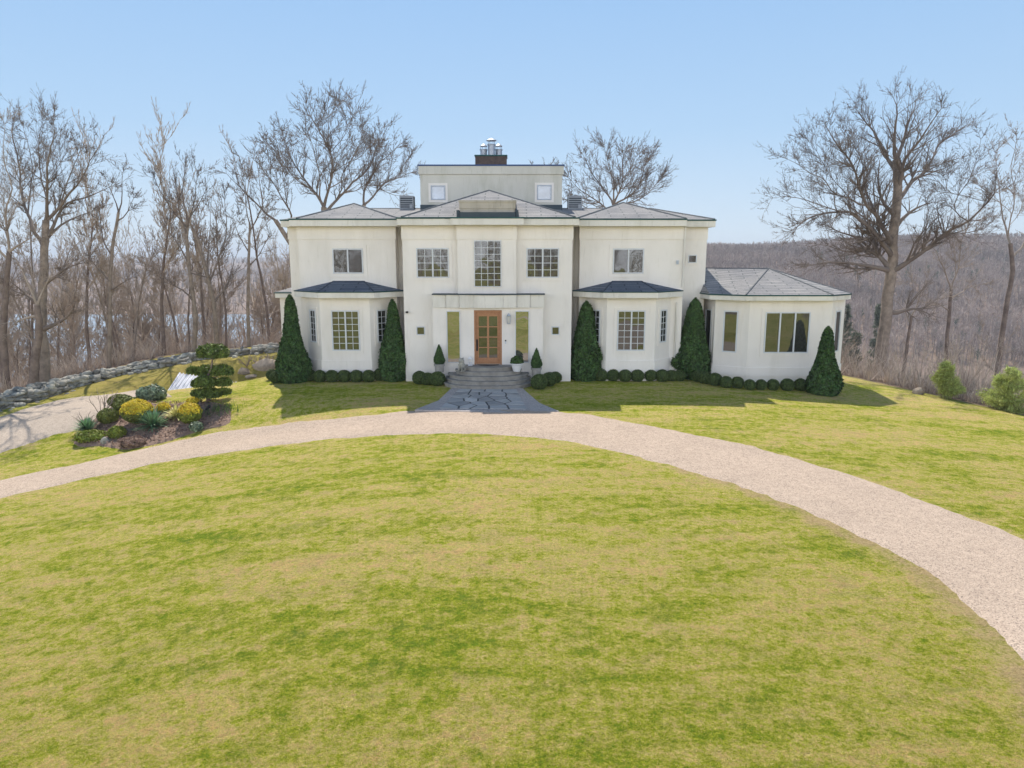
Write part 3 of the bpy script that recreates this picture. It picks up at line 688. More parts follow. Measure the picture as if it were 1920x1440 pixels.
# bays -----------------------------------------------------------
def bay(pf0, pf1, pe0, pe1, pt0, pt1):
    Yf = 32.7; x0, x1 = XX(pf0, 630, Yf), XX(pf1, 630, Yf); s = .88
    b0, b1 = x0 - s, x1 + s
    zt = ZZ(559, 32.25)
    wallp = [(b0, YW), (x0, Yf), (x1, Yf), (b1, YW), (b1, YW + .2), (b0, YW + .2)]
    g = MB(); g.prism(wallp, -.6, zt - .002); HB(g, 'bay_wall', MAT['stucco'])
    g = MB(); g.prism(grow_poly([(b0, YW), (x0, Yf), (x1, Yf), (b1, YW), (b1, YW + .04), (b0, YW + .04)], .05), -.6, ZZ(676, 32.7)); HB(g, 'base_band', MAT['stucco'])
    Ye = 32.22; e0, e1 = XX(pe0, 550, YW - .1), XX(pe1, 550, YW - .1); h0, h1 = XX(pf0 - 6, 550, Ye), XX(pf1 + 6, 550, Ye)
    ep = [(e0, YW - .02), (h0, Ye), (h1, Ye), (e1, YW - .02), (e1, YW + .1), (e0, YW + .1)]
    ztop = ZZ(549, Ye)
    g = MB(); g.prism(ep, zt, ztop); HB(g, 'bay_fascia', MAT['fascia'])
    g = MB(); g.prism(grow_poly(ep, .025), ztop + .002, ztop + .045); HB(g, 'drip_edge', MAT['drip'])
    zw = ZZ(527.5, YW); t0, t1 = XX(pt0, 527, YW), XX(pt1, 527, YW); zb = ztop + .047
    g = MB(); g.add([(e0 - .01, YW, zb), (h0, Ye, zb), (h1, Ye, zb), (e1 + .01, YW, zb), (t0, YW - .006, zw), (t1, YW - .006, zw), (e0, YW + .05, zb), (e1, YW + .05, zb)],
                    [(0, 1, 4), (1, 2, 5, 4), (2, 3, 5), (0, 4, 5, 3, 7, 6)])
    br = HB(g, 'bay_roof', MAT['shingle_blue'], uv=True)
    g = MB(); cap(g, (h0, Ye, zb), (t0, YW - .02, zw), .03); cap(g, (h1, Ye, zb), (t1, YW - .02, zw), .03); cap(g, (t0, YW - .03, zw), (t1, YW - .03, zw), .03); HB(g, 'hip_cap', MAT['shingle_blue'], br)
    # windows on the canted sides
    cx = (x0 + x1) / 2; z0w, z1w = ZZ(657.5, Yf), ZZ(582, Yf)
    window((cx + .01, Yf), U0, .645, z0w, z1w, cols=2, rows=6, sashes=2, surround=.14)
    L = math.hypot(s, YW - Yf); ul = (s / L, -(YW - Yf) / L); ur = (s / L, (YW - Yf) / L)
    zs0 = ZZ(642, Yf + .4)
    window((b0 + s * .5, (YW + Yf) / 2), ul, .27, zs0, z1w, cols=2, rows=5, surround=.12)
    window((b1 - s * .5, (YW + Yf) / 2), ur, .27, zs0, z1w, cols=2, rows=5, surround=.12)
bay(602, 695, 551, 757, 625, 683)
bay(1137, 1228, 1075, 1281, 1148, 1203)

# right pavilion ---------------------------------------------------
wp = [(XX(1315, 640, 35.2), 35.2), (XX(1338, 640, 33.5), 33.5), (XX(1402, 640, 32.7), 32.7), (XX(1556, 640, 32.7), 32.7), (XX(1579, 640, 33.9), 33.9), (XX(1579, 640, 33.9) + .5, 36.5), (XX(1579, 640, 33.9) - .4, 39.2), (xb1 - .3, 39.2), (xb1 - .3, 35.2)]
zpt = ZZ(564, 32.25); zpe = ZZ(555.5, 32.25)
g = MB(); g.prism(wp, -1.6, zpt - .002); HB(g, 'pavilion_wall', MAT['stucco'])
g = MB(); g.prism(grow_poly(wp, .045), ZZ(706, 32.7), ZZ(689, 32.7)); HB(g, 'base_band', MAT['stucco'])
pe = [(XX(1301, 550, 35.2), 35.3), (XX(1331, 550, 33.2), 33.2), (XX(1399, 550, 32.25), 32.25), (XX(1562, 550, 32.25), 32.25), (XX(1596, 550, 33.4), 33.4), (XX(1596, 550, 33.4) + .5, 36.6), (XX(1596, 550, 33.4) - .5, 39.7), (xb1 - .3, 39.7), (xb1 - .3, 35.3)]
g = MB(); g.prism(pe, zpt, zpe); HB(g, 'pavilion_fascia', MAT['fascia'])
g = MB(); g.prism(grow_poly(pe, .03), zpe + .002, zpe + .06); HB(g, 'drip_edge', MAT['drip'])
zb = zpe + .062; A = at(1441, 503.5, 36.6); Bp = (xb1 - .02, 36.6, A[2] + .02)
g = MB(); n = len(pe)
V_ = [(x, y, zb) for x, y in pe] + [A, Bp]; a, b_ = n, n + 1
g.add(V_, [(0, 1, b_), (1, 2, a, b_), (2, 3, a), (3, 4, a), (4, 5, a), (5, 6, a), (6, 7, b_, a), (7, 8, b_), (8, 0, b_)])
pr_ = HB(g, 'pavilion_roof', MAT['shingle'], uv=True)
g = MB()
for k in (2, 3, 4, 5): cap(g, (pe[k][0], pe[k][1], zb), A, .04)
cap(g, A, Bp, .04); HB(g, 'hip_cap', MAT['shingle'], pr_)
g = MB(); g.box(xb1 - .02, xb1 + .12, 34.6, 38, zb, zb + .55); HB(g, 'flashing', MAT['flash'])
fwin(1433, 1517, 585, 662, 32.7, sashes=3, surround=.16)
def onface(p, q, t): return (p[0] + (q[0] - p[0]) * t, p[1] + (q[1] - p[1]) * t)
def unit(p, q): L = math.hypot(q[0] - p[0], q[1] - p[1]); return ((q[0] - p[0]) / L, (q[1] - p[1]) / L)
z0w, z1w = ZZ(661, 33), ZZ(583, 33)
window(onface(wp[1], wp[2], .48), unit(wp[1], wp[2]), .33, z0w, z1w, surround=.14)
window(onface(wp[0], wp[1], .55), unit(wp[0], wp[1]), .40, z0w, z1w, surround=.14)
window(onface(wp[3], wp[4], .45), unit(wp[3], wp[4]), .34, z0w, z1w, surround=.14)
# left side wing, mostly hidden
g = MB(); sx0, sx1 = XX(527, 600, 37), xb0 + .3; g.box(sx0, sx1, 37, 41.5, -.8, 3.62); HB(g, 'side_wing_wall', MAT['stucco'])
g = MB(); fx0 = XX(516, 550, 36.6); g.box(fx0, sx1, 36.55, 42, 3.622, 3.85); HB(g, 'fascia', MAT['fascia'])
g = MB(); g.box(fx0 - .03, sx1, 36.52, 42, 3.852, 3.91); HB(g, 'drip_edge', MAT['drip'])
g = MB(); g.add([(fx0, 36.55, 3.915), (sx1, 36.55, 3.915), (sx1, 42, 3.915), (fx0, 42, 3.915), (sx1, 38.5, 4.5), (sx1, 40, 4.5)], [(0, 1, 4), (0, 4, 5, 3), (3, 5, 2), (3, 2, 1, 0), (1, 2, 5, 4)]); HB(g, 'side_wing_roof', MAT['shingle'], uv=True)

# entrance surround ----------------------------------------------
YE = 32.1; ex0, ex1 = XX(812, 630, YE), XX(1018, 630, YE); zh0 = ZZ(577, 32); zh1 = ZZ(553, 32)
dx0, dx1 = XX(889, 630, YE), XX(941, 630, YE)
zs = .85
g = MB(); g.box(ex0, dx0, YE, YC + .05, -.4, zh0 - .002); g.box(dx1, ex1, YE, YC + .05, -.4, zh0 - .002); g.box(dx0, dx1, YE, YC + .05, ZZ(581.5, YE), zh0 - .002)
HB(g, 'entrance_surround', MAT['stucco'])
g = MB()
segs = [(811, 836, 32.04), (836, 861, 31.98), (861, 887, 31.92), (944, 969, 31.92), (969, 994, 31.98), (994, 1020, 32.04)]
for a, b_, Y in segs: g.box(XX(a, 565, Y) + .006, XX(b_, 565, Y) - .006, Y, YC + .02, zh0, zh1)
xa, xbb = XX(887, 565, 31.92), XX(944, 565, 31.92); arc = [(xa + (xbb - xa) * k / 12, 31.92 - .16 * sin(pi * k / 12)) for k in range(13)]
g.prism(arc + [(xbb, YC + .02), (xa, YC + .02)], zh0, zh1); HB(g, 'entrance_header', MAT['fascia'])
outl = [(XX(809, 550, 31.9), 31.98)] + [(XX(845, 550, 31.9), 31.93), (xa, 31.85)] + [(p[0], p[1] - .06) for p in arc[1:-1]] + [(xbb, 31.85), (XX(985, 550, 31.9), 31.93), (XX(1022, 550, 31.9), 31.98), (XX(1022, 550, 31.9), YC + .01), (XX(809, 550, 31.9), YC + .01)]
g = MB(); g.prism(outl, zh1 + .002, zh1 + .05); HB(g, 'header_cap', MAT['flash'])
fwin(838, 863, 583, 680, YE, surround=0, fr=.03, pane='glass_side'); fwin(966, 992, 583, 680, YE, surround=0, fr=.03, pane='glass_side')
# door
zt = ZZ(582, YE); yd = YE + .10; cx = (dx0 + dx1) / 2; hw = (dx1 - dx0) / 2
g = MB(); 
g.box(dx0, dx0 + .07, YE + .01, YC, zs, zt); g.box(dx1 - .07, dx1, YE + .01, YC, zs, zt); g.box(dx0 + .07, dx1 - .07, YE + .01, YC, zt - .07, zt)
HB(g, 'door_frame', MAT['wood'])
g = MB(); l, r_ = dx0 + .075, dx1 - .075; W = r_ - l; zb0, zt0 = zs + .02, zt - .075
st = .13
g.box(l, l + st, yd, yd + .06, zb0, zt0); g.box(r_ - st, r_, yd, yd + .06, zb0, zt0); g.box(l + st, r_ - st, yd, yd + .06, zt0 - .2, zt0); g.box(l + st, r_ - st, yd, yd + .06, zb0, zb0 + .28)
g.box(cx - .045, cx + .045, yd + .004, yd + .055, zb0 + .28, zt0 - .2)
hh_ = zt0 - .2 - zb0 - .28
for k in (1, 2, 3): g.box(l + st, r_ - st, yd + .007, yd + .05, zb0 + .28 + hh_ * k / 4 - .022, zb0 + .28 + hh_ * k / 4 + .022)
door = HB(g, 'door', MAT['wood'])
g = MB(); g.box(l + .05, r_ - .05, yd + .03, yd + .04, zb0 + .1, zt0 - .1); HB(g, 'pane', MAT['glass'], door)
g = MB(); g.box(l + .02, l + .09, yd - .02, yd - .003, zs + .62, zs + 1.15); g.box(l + .04, l + .065, yd - .07, yd - .05, zs + .75, zs + 1.05); g.box(l + .042, l + .063, yd - .05, yd - .02, zs + .77, zs + .8); g.box(l + .042, l + .063, yd - .05, yd - .02, zs + 1.0, zs + 1.03); HB(g, 'handle', MAT['black'], door)
# lantern, doorbell, security camera, downspouts, box on wall
lx, ly, lz = at(954, 597, YE); g = MB()
g.box(lx - .05, lx + .05, YE - .03, YE, lz - .12, lz + .2); g.box(lx - .02, lx + .02, YE - .14, YE - .03, lz + .16, lz + .19)
g.lathe([(.10, 0), (.13, .02), (.03, .10), (.015, .14)], (lx, YE - .14, lz + .12), 4, (pi / 4, pi / 4 + 2 * pi)); g.lathe([(.09, 0), (.10, .02), (.09, .03)], (lx, YE - .14, lz - .24), 4, (pi / 4, pi / 4 + 2 * pi))
for a in range(4):
    an = pi / 4 + a * pi / 2; g.tube([(lx + .095 * cos(an), YE - .14 + .095 * sin(an), lz - .22), (lx + .115 * cos(an), YE - .14 + .115 * sin(an), lz + .13)], .009, 4)
lan = HB(g, 'wall_lantern', MAT['greytrim']); g = MB(); g.lathe([(.07, -.2), (.095, .11)], (lx, YE - .14, lz), 4, (pi / 4, pi / 4 + 2 * pi)); HB(g, 'lantern_glass', MAT['lampglass'], lan)
bx, _, bz = at(948, 641, YE); g = MB(); g.box(bx - .03, bx + .03, YE - .03, YE, bz - .09, bz + .03); g.m = 1; g.box(bx - .031, bx + .031, YE - .034, YE - .001, bz + .031, bz + .09); HB(g, 'doorbell', [MAT['white'], MAT['black']])
bx, _, bz = at(763.5, 585, YC); g = MB(); g.box(bx - .05, bx + .05, YC - .16, YC - .02, bz - .04, bz + .04); g.box(bx - .02, bx + .02, YC - .02, YC, bz - .03, bz + .03); HB(g, 'security_camera', MAT['black'])
g = MB(); x = XX(1281.5, 480, YW) ; g.tube([(x, YW - .05, zE - .02), (x, YW - .05, 4.3)], .035, 6); x2 = XX(1266, 620, YW); g.tube([(x2, YW - .05, 3.6), (x2, YW - .05, .25), (x2 + .3, YW - .25, .1)], .035, 6); HB(g, 'downspout', MAT['fascia'], smooth=True)
g = MB(); x = XX(1076, 560, YB); g.tube([(x, YB - .06, zE - .02), (x, YB - .06, .1)], .04, 6); HB(g, 'downspout', MAT['fascia'], smooth=True)
bx, _, bz = at(1270, 492, YW); g = MB(); g.box(bx - .05, bx + .05, YW - .08, YW, bz - .09, bz + .09); HB(g, 'junction_box', MAT['greytrim'])

# AC units ----------------------------------------------------------
def acunit(px, label):
    Y = 38.6; x0, x1 = XX(px - 13, 378, Y), XX(px + 13, 378, Y); z0, z1 = ZZ(390, Y) - .12, ZZ(367, Y); c = ((x0 + x1) / 2, Y + .35, z0); d = .7
    t = empty('air_conditioner', c, label, 'air conditioner', 'rooftop air conditioners')
    g = MB(); g.box(x0, x1, Y, Y + d, z0, z0 + .08); g.box(x0, x1, Y, Y + d, z1 - .05, z1)
    for a in (x0, x1 - .04):
        for b_ in (Y, Y + d - .04): g.box(a, a + .04, b_, b_ + .04, z0 + .08, z1 - .05)
    nl = 6
    for k in range(nl):
        z = z0 + .1 + (z1 - z0 - .2) * k / (nl - 1); g.box(x0 + .04, x1 - .04, Y + .005, Y + .03, z, z + .035)
    g.build('cabinet', MAT['ac'], t, c)
    g = MB(); g.box(x0 + .03, x1 - .03, Y + .032, Y + d - .04, z0 + .081, z1 - .051); g.build('coil', MAT['acdark'], t, c)
    g = MB(); g.lathe([(.22, 0), (.24, .02), (.05, .03)], (c[0], c[1], z1 + .001), 16); g.build('fan_grille', MAT['acdark'], t, c)
    g = MB(); g.box(x1 - .2, x1 - .06, Y - .012, Y + .004, z0 + .12, z0 + .3); g.build('service_panel', MAT['ac'], t, c)
acunit(762, 'grey louvred air conditioner on the roof left of the penthouse'); acunit(1078.5, 'grey louvred air conditioner on the roof right of the penthouse')

# steps ----------------------------------------------------------
sx = (XX(832, 700, 31.3) + XX(998, 700, 31.3)) / 2
SO = (sx, YE, 0); steps = empty('entrance_steps', SO, 'curved grey stone steps of five risers leading up to the front door', 'steps')
Rr = [(1.22, .80), (1.48, 1.03), (1.80, 1.26), (1.90, 1.50), (2.05, 1.75)]
for k, (rx, ry) in enumerate(Rr):
    ztop = zs - k * .17; pts = []
    for j in range(33):
        a = pi + pi * j / 32; 
        pts.append((sx + rx * (abs(cos(a)) ** .8) * (1 if cos(a) > 0 else -1), YE - .12 * (1 if k < 4 else .5) - ry * (abs(sin(a)) ** .9)))
    poly = pts + [(sx + rx, YE - .002), (sx - rx, YE - .002)]
    g = MB(); g.prism(poly, -.15, ztop - .05); g.prism([(sx + (p[0] - sx) * 1.02, p[1] - .025 if p[1] < YE - .05 else p[1]) for p in poly], ztop - .049, ztop)
    g.build('step', MAT['stepstone'], steps, SO)
g = MB(); pts = [(cx + .5 * cos(pi + pi * j / 16), YE - .03 - .33 * sin(pi * j / 16)) for j in range(17)]; g.prism(pts, zs + .002, zs + .02)
tag(g.build('doormat', MAT['black']), 'dark half round doormat at the foot of the wooden front door', 'doormat')

# flagstone path ---------------------------------------------------
PF = [gnd(860, 732), gnd(968, 732), gnd(988, 769), gnd(826, 769)]
def quadpt(u, v):
    a = np.array(PF[0]) * (1 - u) + np.array(PF[1]) * u; b_ = np.array(PF[3]) * (1 - u) + np.array(PF[2]) * u; return a * (1 - v) + b_ * v
g = MB(); P0 = [gnd(846, 729), gnd(980, 729), gnd(994, 742), gnd(1012, 757), gnd(1048, 772), gnd(960, 776), gnd(778, 773), gnd(822, 752)]
g.prism([(p[0], p[1]) for p in reversed(P0)], -.12, .028)
tag(g.build('path', MAT['gravel_grey']), 'grey gravel border flaring round the flagstone walk', kind='structure')
random.seed(4)
# irregular flagstones from a jittered Voronoi-like split
sites = [];
for r_i in range(6):
    nc = 4 + (r_i % 2)
    for c_i in range(nc): sites.append(((c_i + .5 + random.uniform(-.3, .3)) / nc, (r_i + .5 + random.uniform(-.28, .28)) / 6))
def clip(poly, a, b_, c_):
    out = []
    for i in range(len(poly)):
        p, q = poly[i], poly[(i + 1) % len(poly)]; fp = a * p[0] + b_ * p[1] - c_; fq = a * q[0] + b_ * q[1] - c_
        if fp <= 0: out.append(p)
        if fp * fq < 0: t = fp / (fp - fq); out.append((p[0] + (q[0] - p[0]) * t, p[1] + (q[1] - p[1]) * t))
    return out
fp_root = MB()
for i_, s in enumerate(sites):
    poly = [(0, 0), (1, 0), (1, 1), (0, 1)]
    for j_, t in enumerate(sites):
        if i_ == j_: continue
        dx, dy = t[0] - s[0], (t[1] - s[1]); mx, my = (s[0] + t[0]) / 2, (s[1] + t[1]) / 2
        L = math.hypot(dx, dy); poly = clip(poly, dx, dy, dx * mx + dy * my - .013 * L)
        if len(poly) < 3: break
    if len(poly) >= 3:
        q = [quadpt(*p) for p in poly]; q = [(p[0], p[1]) for p in q][::-1]; 
        fp_root.prism(q, -.1, .05 + random.uniform(0, .006))
g = MB(); g.prism([tuple(quadpt(*p)[:2]) for p in ((0, 1), (1, 1), (1, 0), (0, 0))], -.11, .036); tag(g.build('walk_bed', MAT['joint']), 'dark joints of the flagstone walk', kind='structure')
tag(fp_root.build('flagstone_walk', MAT['flag']), 'blue grey irregular flagstone walk below the entrance steps', kind='structure')

# ------------------------------------------------------------------ foliage
def leaves(P, Nn, size, rng, jit=.9, asp=1.6):
    """quads at points P, facing roughly along Nn"""
    n = len(P); d = Nn + rng.normal(size=(n, 3)) * jit; d /= np.linalg.norm(d, axis=1, keepdims=True) + 1e-9
    r_ = rng.normal(size=(n, 3)); U = np.cross(d, r_); U /= np.linalg.norm(U, axis=1, keepdims=True) + 1e-9; W = np.cross(d, U)
    s = size * rng.uniform(.6, 1.3, n)[:, None]
    V = np.stack([P - U * s * .5, P + W * s * asp * .5, P + U * s * .5, P - W * s * asp * .5], 1).reshape(-1, 3)
    return V, np.arange(4 * n).reshape(-1, 4)
def sph(n, rng):
    d = rng.normal(size=(n, 3)); return d / np.linalg.norm(d, axis=1, keepdims=True)
def lump(d, k, seed):
    return 1 + k * (np.sin(d[:, 0] * 5.1 + seed) * np.sin(d[:, 1] * 4.3 + seed * 2) + .6 * np.sin(d[:, 2] * 9 + d[:, 0] * 7 + seed))
def uvsphere(rad, c, n=16, m=10, seed=0, k=.0, flat=1):
    th = np.linspace(0, pi, m); ph = np.linspace(0, 2 * pi, n, endpoint=False)
    T, Ph = np.meshgrid(th, ph, indexing='ij'); d = np.stack([np.sin(T) * np.cos(Ph), np.sin(T) * np.sin(Ph), np.cos(T)], -1).reshape(-1, 3)
    r_ = lump(d, k, seed)[:, None]; V = d * r_ * np.array(rad) + np.array(c)
    i = np.arange(m - 1)[:, None] * n + np.arange(n)[None]; i2 = np.arange(m - 1)[:, None] * n + (np.arange(n)[None] + 1) % n
    return V, np.stack([i, i2, i2 + n, i + n], -1).reshape(-1, 4)
def blob(name, rad, c, n, size, mat, rng, core='boxcore', parent=None, org=(0, 0, 0), k=.03, seed=1, fuzz=.04, top=None, topz=.25):
    """leafy ellipsoid: leaves on a lumpy surface over a dark core; optional second material for the top leaves"""
    d = sph(n, rng); rr = lump(d, k, seed)[:, None] * (1 + rng.normal(size=(n, 1)) * fuzz)
    P = d * rr * np.array(rad) + np.array(c); nn = d / np.array(rad); nn /= np.linalg.norm(nn, axis=1, keepdims=True)
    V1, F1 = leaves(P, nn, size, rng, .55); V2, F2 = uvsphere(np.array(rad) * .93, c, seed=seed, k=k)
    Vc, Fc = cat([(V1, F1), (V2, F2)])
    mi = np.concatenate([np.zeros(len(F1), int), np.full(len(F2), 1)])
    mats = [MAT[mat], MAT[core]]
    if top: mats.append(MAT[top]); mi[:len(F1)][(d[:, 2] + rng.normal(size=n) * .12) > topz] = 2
    return npmesh(name, Vc, Fc, mats, parent, org, midx=mi)
def profile_shrub(name, prof, hgt, Rmax, n, size, mat, rng, parent, squash=1, bulge=None):
    ts = np.array([p[0] for p in prof]); rs = np.array([p[1] for p in prof]) * Rmax
    t = rng.uniform(0, 1, n * 3); keep = rng.uniform(0, 1, n * 3) < (np.interp(t, ts, rs) / Rmax + .1); t = t[keep][:n]; n = len(t)
    a = rng.uniform(0, 2 * pi, n); r_ = np.interp(t, ts, rs)
    lumpf = 1 + .06 * np.sin(a * 3 + t * 9) + .05 * np.sin(a * 7 - t * 23) + .03 * np.sin(a * 13 + t * 41) + rng.normal(size=n) * .045
    r_ = r_ * lumpf
    if bulge is not None: r_ = r_ + bulge[0] * np.exp(-((t - bulge[1]) / .09) ** 2) * np.maximum(0, np.cos(a - bulge[2])) ** 2
    P = np.stack([r_ * np.cos(a), r_ * np.sin(a), t * hgt], 1)
    nn = np.stack([np.cos(a), np.sin(a), np.full(n, .35)], 1)
    V1, F1 = leaves(P, nn, size, rng, .6, 2.0)
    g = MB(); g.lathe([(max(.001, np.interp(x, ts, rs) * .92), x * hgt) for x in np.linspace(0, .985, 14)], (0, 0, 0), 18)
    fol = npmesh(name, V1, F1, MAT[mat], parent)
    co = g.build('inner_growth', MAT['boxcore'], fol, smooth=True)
    return fol
rng = np.random.default_rng(11)
PROF = [(0, .80), (.06, .93), (.14, 1.0), (.24, .93), (.38, .70), (.55, .48), (.72, .37), (.88, .28), (.95, .20), (1, .03)]
PROF2 = [(0, .80), (.06, .95), (.16, 1.0), (.32, .88), (.5, .72), (.7, .55), (.86, .42), (.94, .28), (1, .03)]
PROF3 = [(0, .72), (.07, .93), (.2, 1.0), (.35, .86), (.52, .62), (.7, .42), (.87, .30), (.95, .2), (1, .03)]
def cone(px, pyb, pyt, hw, prof, label, bulge=None, n=15000, Yoff=0):
    gp = gnd(px, pyb); Y = gp[1] + .0; sc = F / (Y * cos(PITCH) + 5.5 * sin(PITCH)); Rm = hw / sc
    Yc = Y + Rm * .7; x = XX(px, pyb, Yc); z = hz(x, Yc); top = ZZ(pyt, Yc)
    t = empty('conical_evergreen', (x, Yc, z), label, 'shrub', 'tall conical evergreens against the house')
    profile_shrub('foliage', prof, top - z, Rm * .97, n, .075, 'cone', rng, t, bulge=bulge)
    g = MB(); g.tube([(0, 0, -.2), (0, 0, .5)], [.07, .05], 7); g.build('trunk', MAT['bark'], t)
cone(552, 719, 553, 31.5, PROF, 'smooth tall conical evergreen at the far left corner of the house')
cone(740, 716, 562, 27.5, PROF3, 'conical evergreen between the left bay window and the entrance')
cone(1097, 715, 565, 28.5, PROF2, 'shaggy conical evergreen left of the right bay window', (0.15, .3, .3))
cone(1297, 712, 559, 30, PROF2, 'conical evergreen with a bulging lower left side beside the right pavilion', (.40, .22, pi))
cone(1543, 742, 613, 31, PROF, 'shortest conical evergreen, at the right end of the pavilion')

# boxwood balls
balls = []
def ball(px, pyc, rpx, label, group, proto=[None]):
    """centre pixel and pixel radius; the ball stands on the ground"""
    gp = gnd(px, pyc + rpx * .92); sc = F / (gp[1] * cos(PITCH) + 5.5 * sin(PITCH)); r_ = rpx / sc
    x, y = gp[0], gp[1] + r_ * .55; z = hz(x, y)
    if len(proto) < 5:
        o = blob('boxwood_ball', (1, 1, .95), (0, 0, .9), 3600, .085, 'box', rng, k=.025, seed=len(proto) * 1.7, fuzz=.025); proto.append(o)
    else:
        o = proto[1 + len(balls) % 4].copy(); COL.objects.link(o)
    o.location = (x, y, z - .02); o.scale = (r_ * 1.04,) * 3; o.rotation_euler = (0, 0, len(balls) * 1.3); tag(o, label, 'shrub', group); balls.append(o)
ORD = ['first', 'second', 'third', 'fourth', 'fifth', 'sixth', 'seventh', 'eighth', 'ninth', 'tenth', 'eleventh', 'twelfth', 'thirteenth']
GB = 'clipped boxwood balls along the house front'
ball(509, 703, 11, 'clipped boxwood ball behind, left of the far left conical evergreen', GB); ball(517, 708, 12, 'clipped boxwood ball in front, left of the far left conical evergreen', GB)
for k, (x, y) in enumerate([(578, 704), (598, 706), (621, 706), (644, 706), (667, 706), (690, 706), (711, 703)]): ball(x, y, 12, '%s clipped boxwood ball from the left in the row under the left bay window' % ORD[k], GB)
ball(781, 693, 15, 'largest boxwood ball left of the steps, behind three smaller ones', GB)
for k, (x, y, r_) in enumerate([(786, 709, 13), (802, 711, 12), (820, 711, 14)]): ball(x, y, r_, '%s of the three front boxwood balls left of the entrance steps' % ['leftmost', 'middle', 'rightmost'][k], GB)
for k, (x, y, r_) in enumerate([(1011, 717, 15), (1030, 712, 13.5), (1042, 708, 11)]): ball(x, y, r_, '%s boxwood ball stepping back right of the entrance steps' % ['nearest', 'middle', 'third'][k], GB)
ball(1055, 696, 15.5, 'largest boxwood ball right of the steps, against the wall', GB)
for k, (x, y) in enumerate([(1128, 704), (1150, 704), (1173, 705), (1196, 705), (1220, 704), (1243, 705), (1260, 705), (1275, 705)]): ball(x, y, 12 - (k > 5), '%s clipped boxwood ball from the left in the row under the right bay window' % ORD[k], GB)
for k, (x, y, r_) in enumerate([(1309, 706, 11), (1323, 709, 12), (1342, 712, 12.5), (1363, 717, 11.5), (1384, 718, 11.5), (1407, 722, 10.5), (1428, 722, 10.5), (1451, 722, 11), (1478, 722, 12), (1503, 722, 12)]):
    ball(x, y, r_, '%s clipped boxwood ball from the left in the row under the right pavilion' % ORD[k], GB)

# small potted cones, planters, figures ------------------------------
def potcone(px, pyb, label):
    Y = 31.75 if px < 900 else 31.6; x, _, z = at(px, pyb, Y); z = max(z, 0.0)
    t = empty('potted_conifer', (x, Y, z), label, 'potted plant', 'potted conifers beside the steps')
    g = MB(); g.lathe([(.19, 0), (.20, .03), (.21, .26), (.245, .27), (.25, .36), (.21, .365), (.19, .33)], (0, 0, 0), 20); g.build('pot', MAT['potstone'], t)
    f = profile_shrub('foliage', [(0, .6), (.12, .95), (.25, 1), (.5, .72), (.75, .42), (.9, .22), (1, .02)], .90, .235, 3200, .035, 'cone', rng, t); f.location = (0, 0, .34)
potcone(824, 697, 'small cone shaped conifer in a round stone pot left of the steps'); potcone(1005.5, 704, 'small cone shaped conifer in a round stone pot right of the steps')
# white planter on the steps
x, Y = XX(969, 690, 31.28), 31.22; z = zs - .17
t = empty('white_planter', (x, Y, z), 'round white planter with a dark leafy plant right of the door', 'potted plant')
g = MB(); g.lathe([(.15, 0), (.16, .02), (.24, .28), (.285, .33), (.285, .37), (.25, .37), (.24, .33)], (0, 0, 0), 24); g.build('pot', MAT['potwhite'], t, smooth=False)
d = sph(1500, rng); d[:, 2] = abs(d[:, 2]); P = d * np.array([.28, .26, .3]) * rng.uniform(.5, 1.1, (1500, 1)) + np.array([0, 0, .38]); V1, F1 = leaves(P, d, .05, rng); npmesh('foliage', V1, F1, MAT['rhodo'] if False else MAT['cone'], t)
# seated stone dog statue (dark weathered), facing the camera
def skin(name, pts, edges, rad, mat, parent=None, loc=(0, 0, 0), root=0, sub=2):
    me = bpy.data.meshes.new(name); me.from_pydata(pts, edges, []); o = bpy.data.objects.new(name, me); COL.objects.link(o)
    if parent: o.parent = parent
    o.location = loc
    sk = o.modifiers.new('skin', 'SKIN'); 
    for i, r_ in enumerate(rad): v = me.skin_vertices[0].data[i] if me.skin_vertices else None
    if not me.skin_vertices:
        bpy.context.view_layer.objects.active = o
    return o, me
def statue(x, y, z, s, mat, label, name):
    g = MB()
    def ell(c, r_, n=14, m=9, seed=0, k=0.02):
        V_, F_ = uvsphere(np.array(r_) * s, np.array(c) * s, n, m, seed, k); g.add(V_.tolist(), F_.tolist())
    ell((0, .05, .20), (.17, .19, .19), seed=1); ell((0, -.03, .34), (.14, .14, .20), seed=2); ell((0, -.07, .53), (.125, .13, .13), seed=3, k=.03)
    ell((0, -.18, .50), (.06, .07, .05)); ell((-.09, -.05, .64), (.035, .03, .045)); ell((.09, -.05, .64), (.035, .03, .045)); ell((0, -.06, .5), (.155, .10, .14), seed=5, k=.05)
    for sg in (-1, 1):
        g.tube([(sg * .08 * s, -.13 * s, .36 * s), (sg * .085 * s, -.17 * s, .18 * s), (sg * .085 * s, -.18 * s, .03 * s)], [.055 * s, .045 * s, .045 * s], 8); ell((sg * .085, -.21, .03), (.05, .07, .035)); ell((sg * .14, .02, .12), (.08, .13, .12)); ell((sg * .16, -.10, .035), (.05, .09, .035))
    g.box(-.2 * s, .2 * s, -.28 * s, .24 * s, -.01, .015)
    o = g.build(name, MAT[mat], smooth=True); o.location = (x, y, z); tag(o, label, 'statue'); return o
sxp, _, _ = at(866, 690, 31.25); o = statue(sxp, 31.35, zs - .17, .9, 'stone', 'seated weathered stone lion figure on the steps left of the door', 'stone_statue'); o.rotation_euler = (0, 0, -.4)
sxp, _, _ = at(881.5, 678, 31.75)
t = empty('white_lantern', (sxp, 31.85, zs), 'small white openwork ornament standing on the top step left of the door', 'ornament')
g = MB(); 
g.box(-.1, .1, -.1, .1, 0, .03)
for a in (-1, 1):
    for b_ in (-1, 1): g.tube([(a * .085, b_ * .085, .03), (a * .05, b_ * .05, .16), (a * .085, b_ * .085, .29)], .014, 5)
